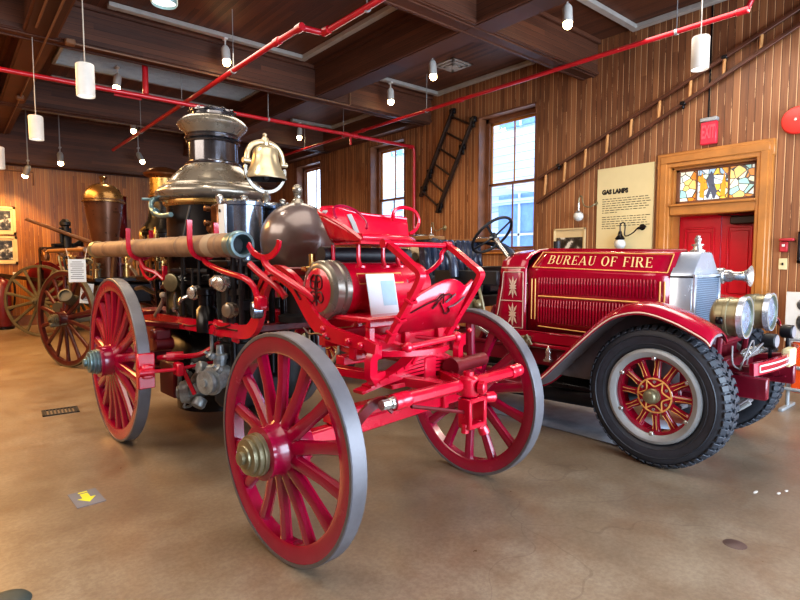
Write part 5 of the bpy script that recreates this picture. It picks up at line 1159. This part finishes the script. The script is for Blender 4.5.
for x, y, z in ((.1, -.5, .875), (.6, -.5, .9)):
    b = MB(); b.lathe([(.001, .05), (.045, .045), (.054, .03), (.054, -.035), (.048, -.042)], (x, y, z), (.1, 1, 0), 24); fl = b.build('fog_lamp', 'satin', ME)
    b = MB(); b.lathe([(.046, -.043), (.001, -.046)], (x, y, z), (.1, 1, 0), 20); b.build('lens', 'apron', fl)
    b = MB(); b.tube([(x, y, z - .04), (x, y, .74)], .012, 8); b.build('fog_lamp_post', 'black', ME)
# siren with flared mouth
b = MB(); b.lathe([(.03, .26), (.05, .25), (.05, .2), (.062, .19), (.062, .1), (.05, .09), (.05, .05), (.035, .03), (.035, -.0), (.04, -.04), (.055, -.065), (.08, -.085), (.084, -.09), (.07, -.085), (.02, -.06)], (.36, -.1, 1.34), (0, 1, 0), 28, cap=False)
for k in range(4): b.lathe([(.05, .1 + k * .024), (.066, .105 + k * .024), (.066, .115 + k * .024), (.05, .12 + k * .024)], (.36, -.1, 1.34), (0, 1, 0), 28)
b.xform(Matrix.Translation((0, -.1, 0))); sr = b.build('siren', 'nickel', ME)
b = MB(); b.tube([(.36, -.06, 1.29), (.36, -.06, 1.2), (.34, .0, 1.12), (.32, .06, 1.1)], .016, 8); b.build('siren_bracket', 'bright', sr)
# cab: steering wheel, seat, side panel, pedals
b = MB(); sc, sn = V((.12, 2.08, 1.74)), V((0, .72, .69)).normalized(); a_, b__ = MB.frame(sn); R_ = .25
b.tube([sc + (a_ * math.cos(2 * PI * i / 40) + b__ * math.sin(2 * PI * i / 40)) * R_ for i in range(40)], .016, 8, closed=True); sw_ = b.build('steering_wheel', 'satin', ME)
b = MB()
for i in range(4):
    an = 2 * PI * (i + .35) / 4; d = a_ * math.cos(an) + b__ * math.sin(an); b.bar(sc - sn * .03 + d * .03, sc + d * R_, .026, .014, up=sn)
b.lathe([(.04, .02), (.045, 0), (.03, -.04)], sc - sn * .02, sn, 14); b.build('wheel_spokes', 'satin', sw_)
b = MB(); b.cyl(sc - sn * .04, (.12, 1.45, 1.05), .022, n=10); b.tube([sc - sn * .04 + V((.08, 0, 0)), sc - sn * .04 + V((-.08, .0, .0))], .01, 6); b.build('steering_column', 'nickel', ME)
b = MB(); b.box((-.2, 2.35, 1.2), (.5, .5, .22), bev=.05); b.box((.3, 2.35, 1.2), (.44, .5, .22), bev=.05); split(b, 'seat_cushion', 'leather', ME)
b = MB()
for x0, x1 in ((-.44, .06), (.09, .52)):
    n = 5
    for i in range(n):
        xx = x0 + (x1 - x0) * (i + .5) / n; b.box((xx, 2.58, 1.48), ((x1 - x0) / n - .002, .14, .44), rot=(-.14, 0, 0), bev=.03)
b.build('seat_back', 'leather', ME)
b = MB(); b.tube([(-.5, 2.06, 1.3), (-.5, 2.1, 1.5), (-.5, 2.25, 1.62), (-.5, 2.5, 1.7), (-.46, 2.68, 1.7)], .045, 10, smooth=4); b.tube([(.56, 2.06, 1.3), (.56, 2.1, 1.5), (.56, 2.25, 1.62), (.56, 2.5, 1.7), (.52, 2.68, 1.7)], .045, 10, smooth=4); split(b, 'seat_arm', 'leather', ME)
b = MB(); b.box((-.43, 1.98, 1.3), (.05, .82, .14), bev=.01); b.box((.03, 2.4, 1.04), (.9, .7, .12), bev=.01); b.build('cab_side', 'satin', ME)
b = MB(); b.box((.04, 2.0, 1.36), (.85, .05, .1), bev=.01); b.build('seat_front', 'satin', ME)
b = MB(); b.box((.03, 2.0, .68), (.84, .9, .04), bev=.008); b.box((.03, 1.75, .86), (.8, .04, .4), rot=(.5, 0, 0), bev=.006); b.build('cab_floor', 'maroon', ME)
b = MB(); b.lathe([(.07, 0), (.09, .02), (.09, .16), (.05, .19)], (-.36, 1.95, 1.02), (-1, 0, 0), 18); b.tube([(-.4, 1.72, .8), (-.44, 1.75, 1.05), (-.42, 1.82, 1.22)], .018, 8); b.tube([(-.4, 2.15, .9), (-.42, 1.95, .86), (-.4, 1.78, .98)], .014, 6, smooth=3); b.lathe([(.04, 0), (.05, .03), (.02, .06)], (-.42, 1.8, 1.04), (-1, -.2, 0), 12); b.build('pump_valve', 'oldbrass', ME)
b = MB(); b.bar((-.42, 2.2, 1.0), (-.42, 1.6, .72), .03, .03); b.tube([(-.3, 1.8, .7), (-.32, 1.84, 1.0), (-.3, 1.9, 1.14)], .012, 6); split(b, 'side_lever', 'nickel', ME)
# body behind the seat: hose bed with ladder racks
b = MB(); b.box((.03, 3.75, 1.0), (1.0, 2.0, .5), bev=.02); b.box((-.44, 3.75, 1.36), (.04, 2.0, .24), bev=.01); b.box((.5, 3.75, 1.36), (.04, 2.0, .24), bev=.01); b.build('hose_body', 'maroon', ME)
b = MB(); b.box((-.45, 3.5, 1.705), (.24, 2.3, .04), bev=.006); b.box((.5, 3.5, 1.705), (.24, 2.3, .04), bev=.006); split(b, 'side_board', 'tawny', ME)
for s in (-1, 1):
    for y in (2.8, 3.2, 3.7, 4.2, 4.6):
        b = MB(); b.cyl((.03 + s * .47, y, .75), (.03 + s * .47, y, 1.72), .02, n=10); b.build('rail_post', 'brass', ME)
b = MB()
for z in (1.12, 1.5): b.tube([(-.49, 2.75, z), (-.49, 4.7, z)], .018, 8)
split(b, 'side_rail', 'brass', ME)
b = MB(); b.lathe([(.11, 0), (.12, .02), (.12, .1), (.06, .12)], (-.44, 2.98, 1.4), (-1, -.2, 0), 20); b.lathe([(.09, 0), (.1, .1), (.05, .12)], (-.44, 2.85, 1.14), (-1, -.2, 0), 16); b.build('hose_reel_cap', 'black', ME)
b = MB()
for k in range(4): b.tube([(-.3 + k * .14, 2.86, 1.5), (-.3 + k * .14, 3.2, 1.58), (-.3 + k * .14, 3.7, 1.54), (-.3 + k * .14, 4.6, 1.52)], .065, 8, smooth=3)
split(b, 'folded_hose', 'canvas', ME)
# ------------------------------------------------------------------ background vehicles
# hand engine with the copper air vessel
HP = thing('hand_pump_engine', 'old hand pump engine with a large copper air vessel under a brass dome', 'fire engine', (1.93, 9.0, 0), 8)
spoked_wheel(HP, (-.72, -.23, .671), .671, 14, -1, 14, w=.06, fel='darkwheel', tyre='olive', capm='olive', hubk=.8, depth=.075, simple=True)
spoked_wheel(HP, (.72, .13, .671), .671, 14, 1, 14, w=.06, fel='darkwheel', tyre='olive', capm='olive', hubk=.8, depth=.075, simple=True)
b = MB(); b.bar((-.7, -.22, .67), (.7, .13, .67), .08, .08, bev=.01); b.build('axle', 'dkred', HP)
b = MB(); b.box((0, .15, 1.0), (.75, 1.2, .3), bev=.03); b.box((0, .15, 1.2), (.85, 1.25, .06), bev=.01); b.build('pump_box', 'black', HP)
b = MB(); b.lathe([(.14, 1.22), (.16, 1.6), (.2, 1.9), (.25, 2.2), (.268, 2.36), (.272, 2.38)], (-.07, .1, 0), n=36); b.build('air_vessel', 'vessel', HP)
b = MB(); b.lathe([(.272, 2.37), (.295, 2.375), (.295, 2.395), (.27, 2.4), (.26, 2.48), (.22, 2.57), (.15, 2.63), (.06, 2.66), (.03, 2.67), (.035, 2.72), (.06, 2.75), (.03, 2.77), (.001, 2.78)], (-.07, .1, -.04), n=36); b.build('brass_dome', 'vesseldome', HP)
b = MB(); b.cyl((-.6, -.2, .86), (-.78, -.44, 1.0), .075, n=18); b.lathe([(.09, 0), (.09, .05), (.07, .055), (.066, .01)], (-.77, -.42, .99), (-.6, -.8, .46), 18, cap=False); b.cyl((-.8, -.15, .82), (-.5, .1, .9), .08, n=16); b.build('suction_inlet', 'olive', HP)
b = MB(); b.bar((-.95, -.3, .6), (-.2, -.3, .68), .06, .06, bev=.01); b.bar((-.2, -1.0, .62), (-.1, .2, .7), .06, .06); split(b, 'draw_bar', 'olive', HP)
b = MB()
for s in (-1, 1):
    b.tube([(s * .6, -.7, 1.62), (s * .6, .9, 1.62)], .03, 10)
    b.bar((s * .6, .5, 1.62), (s * .1, .5, 1.2), .05, .05)
split(b, 'pump_handle', 'tawny', HP)
b = MB()
for x, y, z in ((-.42, .3, 1.35), (-.4, .45, 1.3), (-.42, .6, 1.4), (-.3, .68, 1.32), (-.1, .55, 1.4)):
    b.lathe([(.05, 0), (.05, .18), (.07, .2), (.05, .24), (.02, .26), (.02, .32)], (x, y, z - .12), n=14)
b.tube([(-.42, .0, 1.3), (-.5, .2, 1.5), (-.45, .4, 1.45), (-.4, .6, 1.55), (-.4, .7, 1.4)], .03, 8, smooth=4); b.tube([(-.42, -.3, 1.24), (-.44, .2, 1.28), (-.42, .7, 1.24)], .025, 8); split(b, 'brass_fitting', 'brass', HP)
b = MB(); b.box((-.3, -.5, 1.6), (.36, .3, .05), bev=.01); b.bar((-.42, -.5, 1.58), (-.42, -.4, 1.2), .03, .03); b.bar((-.18, -.5, 1.58), (-.18, -.4, 1.2), .03, .03); b.build('front_shelf', 'tawny', HP)
rnd = random.Random(11)
for i in range(16):
    x, y, z = rnd.uniform(-.5, .3), rnd.uniform(-.35, .7), 1.23; r = rnd.uniform(.022, .05); h = rnd.uniform(.15, .5)
    b = MB(); b.lathe([(r, z), (r, z + h * .6), (r * 1.6, z + h * .62), (r * 1.6, z + h * .72), (r * .6, z + h * .75), (r * .6, z + h), (r * 1.3, z + h), (r, z + h + .03)], (x, y, 0), n=12); b.build('valve_post', ('satin', 'brass', 'olive', 'darkwheel')[i % 4], HP)
for i in range(5):
    y = -.3 + i * .22; b = MB(); b.tube([(-.5, y, 1.24), (-.54, y + .04, 1.42 + .03 * i), (-.42, y + .1, 1.5), (-.3, y + .05, 1.4)], .018, 6, smooth=4); b.build('curved_pipe', 'satin' if i % 2 else 'oldbrass', HP)
# two paper notices
for nm, lb, x, y, z, w, h, tilt in (('paper_notice', 'white printed notice hanging on the hand pump engine, upper of two', 1.31, 8.12, 1.34, .2, .3, 0), ('paper_notice', 'white printed notice propped by the hand pump wheel, lower of two', 1.44, 8.3, 1.03, .15, .27, .12)):
    t = thing(nm, lb, 'notice', (x, y, z), -12)
    b = MB(); b.box((0, 0, 0), (w, .006, h), rot=(0, tilt, 0), bev=.001); b.build('sheet', 'paper', t)
    b = MB()
    for i in range(9): b.box((0, -.0036, h * .38 - i * h * .09), (w * (.74 if i % 3 else .55), .001, .009), rot=(0, tilt, 0))
    b.build('text_lines', 'print', t)
    if z > 1.2:
        b = MB()
        for s in (-1, 1): b.tube([(s * w * .45, 0, h / 2), (s * w * .6, .03, h / 2 + .14)], .004, 5)
        b.build('hanging_cord', 'white', t)
# second steam engine with the brass stack
S2 = thing('steam_fire_engine', 'smaller steam fire engine with a brass boiler stack, behind the nearest one', 'fire engine', (3.3, 11.1, 0), 10)
b = MB(); b.lathe([(.36, .3), (.42, .36), (.42, 1.9), (.44, 1.92), (.44, 2.0), (.42, 2.02)], (0, 0, 0), n=36); b.build('boiler_shell', 'black', S2)
b = MB(); b.lathe([(.42, 2.02), (.4, 2.1), (.3, 2.26), (.27, 2.4), (.26, 2.5), (.25, 2.7), (.24, 2.72)], (0, 0, 0), n=36); b.build('boiler_dome', 'black', S2)
b = MB(); b.lathe([(.26, 2.7), (.27, 2.73), (.24, 2.76), (.24, 3.06), (.22, 3.08)], (0, 0, 0), n=36); b.build('boiler_stack', 'brass', S2)
b = MB(); b.lathe([(.22, 3.06), (.27, 3.08), (.34, 3.12), (.35, 3.15), (.27, 3.22), (.2, 3.25), (.14, 3.27)], (0, 0, 0), n=36); b.build('stack_crown', 'copperdk', S2)
b = MB()
for x, y, z in ((-.5, -.3, 1.6), (-.42, -.5, 1.9), (-.55, .1, 1.7), (-.3, -.55, 1.4)):
    b.cyl((x, y, z - .5), (x, y, z), .03, n=8); b.lathe([(.05, 0), (.06, .04), (.03, .12), (.02, .2)], (x, y, z), n=12)
b.tube([(-.42, -.1, 2.1), (-.55, -.2, 2.0), (-.55, -.3, 1.8), (-.4, -.4, 1.6)], .03, 8, smooth=4); b.tube([(-.5, .3, 1.5), (-.6, -.1, 1.6), (-.5, -.6, 1.5)], .025, 8, smooth=4); split(b, 'brass_fitting', 'brass', S2)
for i in range(10):
    x, y, z = rnd.uniform(-.75, -.25), rnd.uniform(-1.4, -.5), 1.0; r = rnd.uniform(.03, .06); h = rnd.uniform(.4, 1.0)
    b = MB(); b.lathe([(r, z), (r, z + h * .6), (r * 1.6, z + h * .62), (r * 1.6, z + h * .72), (r * .6, z + h * .75), (r * .6, z + h), (r * 1.3, z + h), (r, z + h + .03)], (x, y, 0), n=12); b.build('valve_post', ('satin', 'brass', 'satin', 'dknickel')[i % 4], S2)
b = MB(); b.box((-.1, -.8, .95), (.8, 1.9, .12), bev=.01); b.lathe([(.16, 1.0), (.18, 1.1), (.18, 1.6), (.05, 1.65)], (-.1, -.75, 0), n=24); b.build('frame', 'dkred', S2)
for loc, s in (((-.72, .1, .7), -1), ((.72, .1, .7), 1), ((-.7, -1.5, .55), -1), ((.7, -1.5, .55), 1)):
    spoked_wheel(S2, loc, loc[2], 14, s, 0, w=.06, fel='darkwheel', hubk=.8, depth=.07, simple=True)
b = MB(); b.bar((-.7, .1, .7), (.7, .1, .7), .07, .07); b.bar((-.68, -1.5, .55), (.68, -1.5, .55), .07, .07); split(b, 'axle', 'dkred', S2)
# hose carriage at the far left
HC = thing('hose_carriage', 'old dark hose carriage with big grey-green spoked wheels at the far left', 'carriage', (1.72, 12.95, 0), 42)
for loc, s in (((-.5, -.05, .7), -1), ((.5, -.05, .7), 1)):
    spoked_wheel(HC, loc, .7, 14, s, 8, w=.05, fel='olive', tyre='olive', capm='olive', hubk=.7, depth=.05, simple=True)
b = MB(); b.bar((-.48, -.05, .7), (.48, -.05, .7), .07, .07); b.build('axle', 'dkred', HC)
b = MB(); b.lathe([(.42, -.3), (.42, -.27), (.2, -.27), (.2, .27), (.42, .27), (.42, .3)], (0, 0, 1.05), (1, 0, 0), 32); b.build('hose_drum', 'dkred', HC)
b = MB(); b.tube([(-.24 + .48 * i / 60, .27 * math.cos(i * .75), 1.05 + .27 * math.sin(i * .75)) for i in range(61)], .06, 8); b.build('wound_hose', 'canvas', HC)
b = MB()
for s in (-1, 1): b.bar((s * .38, -1.4, .95), (s * .38, 1.0, 1.2), .06, .07, bev=.01); b.bar((s * .38, 0, .74), (s * .38, 0, 1.3), .05, .05)
b.bar((-.4, -1.3, .97), (.4, -1.3, .97), .06, .06); b.bar((-.5, -.1, 1.72), (.6, -.5, 1.74), .08, .05, bev=.01); b.bar((-.4, 0, 1.3), (-.4, 0, 1.72), .04, .04); b.bar((.4, -.4, 1.2), (.4, -.4, 1.72), .04, .04); b.build('carriage_frame', 'dkwood', HC)
for k, (x, y) in enumerate(((-.5, -.2), (-.18, -.3), (.3, -.4))):
    b = MB(); b.lathe([(.07, 1.48), (.075, 1.5), (.075, 1.6), (.05, 1.65), (.02, 1.68), (.02, 1.72)], (x, y, 0), n=14); b.build('brass_lantern', 'copperdk' if k != 1 else 'brass', HC)
b = MB(); b.lathe([(.1, 1.7), (.09, 1.9), (.07, 2.0), (.07, 2.18), (.1, 2.2), (.1, 2.26), (.05, 2.32)], (.05, -.2, 0), n=18)
for s in (-1, 1): b.cyl((.05 + s * .12, -.2, 1.85), (.05 + s * .12, -.2, 2.15), .03, n=10)
b.tube([(-.3, -.2, 1.78), (.5, -.2, 1.82)], .04, 8); b.tube([(.2, -.2, 1.75), (.35, -.3, 1.9), (.5, -.2, 1.85)], .03, 8, smooth=3); b.build('deck_nozzle', 'satin', HC)
b = MB(); b.lathe([(.05, 0), (.055, .3), (.045, .9)], (1.72 - 1.72, 0, 0), n=12); b.bm.clear()
b.cyl((.25, -.6, 1.86), (-.6, .1, 2.28), .045, .03, n=12); b.build('branch_pipe', 'tawny', HC)
# a dark red fire bucket stand at the left edge, by the end wall
t = thing('chemical_cart', 'dark red upright extinguisher tank at the left edge by the end wall', 'extinguisher', (.9, 14.5, 0))
b = MB(); b.lathe([(.16, .05), (.17, .08), (.17, .95), (.12, 1.05), (.05, 1.1), (.05, 1.16), (.001, 1.17)], n=24); b.build('tank', 'dkred', t)
b = MB(); b.lathe([(.2, 0), (.2, .05), (.17, .06)], n=24); b.tube([(.05, 0, 1.12), (.22, -.05, 1.0), (.2, -.1, .5), (.1, -.17, .4)], .02, 8, smooth=4); b.build('stand_and_tube', 'black', t)
t = thing('red_banner', 'narrow red cloth banner hanging on the end wall right of the copper air vessel', 'banner', (3.35, YB - .001, 3.1))
b = MB(); b.loft([[(-.2 + .1 * i, -.022 - .012 * (i % 2), 0), (-.2 + .1 * i, -.03 - .02 * ((i + 1) % 2), -1.0 - .06 * (i % 2))] for i in range(5)]); b.build('cloth', 'dkred', t, solid=.006)
b = MB(); b.cyl((-.24, -.012, 0), (.24, -.012, 0), .012, n=8); b.build('rod', 'brass', t)

# ------------------------------------------------------------------ daylight, fill lights, camera
def area(name, loc, rot, sx, sy, power, col):
    d = bpy.data.lights.new(name, 'AREA'); d.shape = 'RECTANGLE'; d.size = sx; d.size_y = sy; d.energy = power; d.color = col
    o = bpy.data.objects.new(name, d); COL.objects.link(o); o.location = loc; o.rotation_euler = rot; return o
area('street_door_daylight', (4.0, -2.9, 1.9), (math.radians(90), 0, 0), 7.0, 3.2, 480, (.72, .85, 1))
area('ceiling_fill', (1.5, 2.2, 4.1), (0, 0, 0), 3.0, 2.5, 70, (1, .9, .77))  # unseen area fills added under the ceiling to brighten the room
area('ceiling_fill', (6.0, 2.2, 4.1), (0, 0, 0), 1.6, 2.0, 55, (1, .9, .78))
area('ceiling_fill', (3.0, 6.4, 4.15), (0, 0, 0), 3.0, 2.0, 70, (1, .87, .7))
area('ceiling_fill', (-.8, 10.0, 4.1), (0, 0, 0), 1.6, 5.0, 430, (1, .54, .18))
area('ceiling_fill', (-2.4, 4.6, 3.8), (0, math.radians(-42), 0), 2.0, 4.0, 150, (1, .88, .74))  # added fill tilted at the steamer's dim left side, no fixture here
w = bpy.data.worlds.new('sky'); bpy.context.scene.world = w; w.use_nodes = True
bg = w.node_tree.nodes['Background']; bg.inputs[0].default_value = (.62, .78, 1, 1); bg.inputs[1].default_value = 4.5
cd = bpy.data.cameras.new('camera'); cam = bpy.data.objects.new('camera', cd); COL.objects.link(cam)
cd.sensor_width = 36; cd.lens = 540 / 800 * 36; cd.clip_start = .05
cam.location = (0, 0, 1.45); cam.rotation_euler = (math.radians(86), 0, math.radians(-40))
sc = bpy.context.scene; sc.camera = cam
sc.view_settings.view_transform = 'Standard'; sc.view_settings.look = 'Medium High Contrast'; sc.view_settings.exposure = .2
# repeats of one kind share a group
GROUPS = dict(pendant_light='cylinder pendant lamps', track_light='track spotlights on the ceiling', light_track='light tracks in the ceiling bays', conduit='thin brown conduits', sprinkler_pipe='red sprinkler pipes',
              gas_lamp='gas lamps on the right wall', framed_photograph='framed photographs', paper_notice='paper notices on the hand pump engine', ceiling_vent='square ceiling vents')
for o in list(COL.objects):
    if o.parent is None and o.get('label') and not o.get('group'):
        g = GROUPS.get(o.name.split('.')[0])
        if g: o['group'] = g
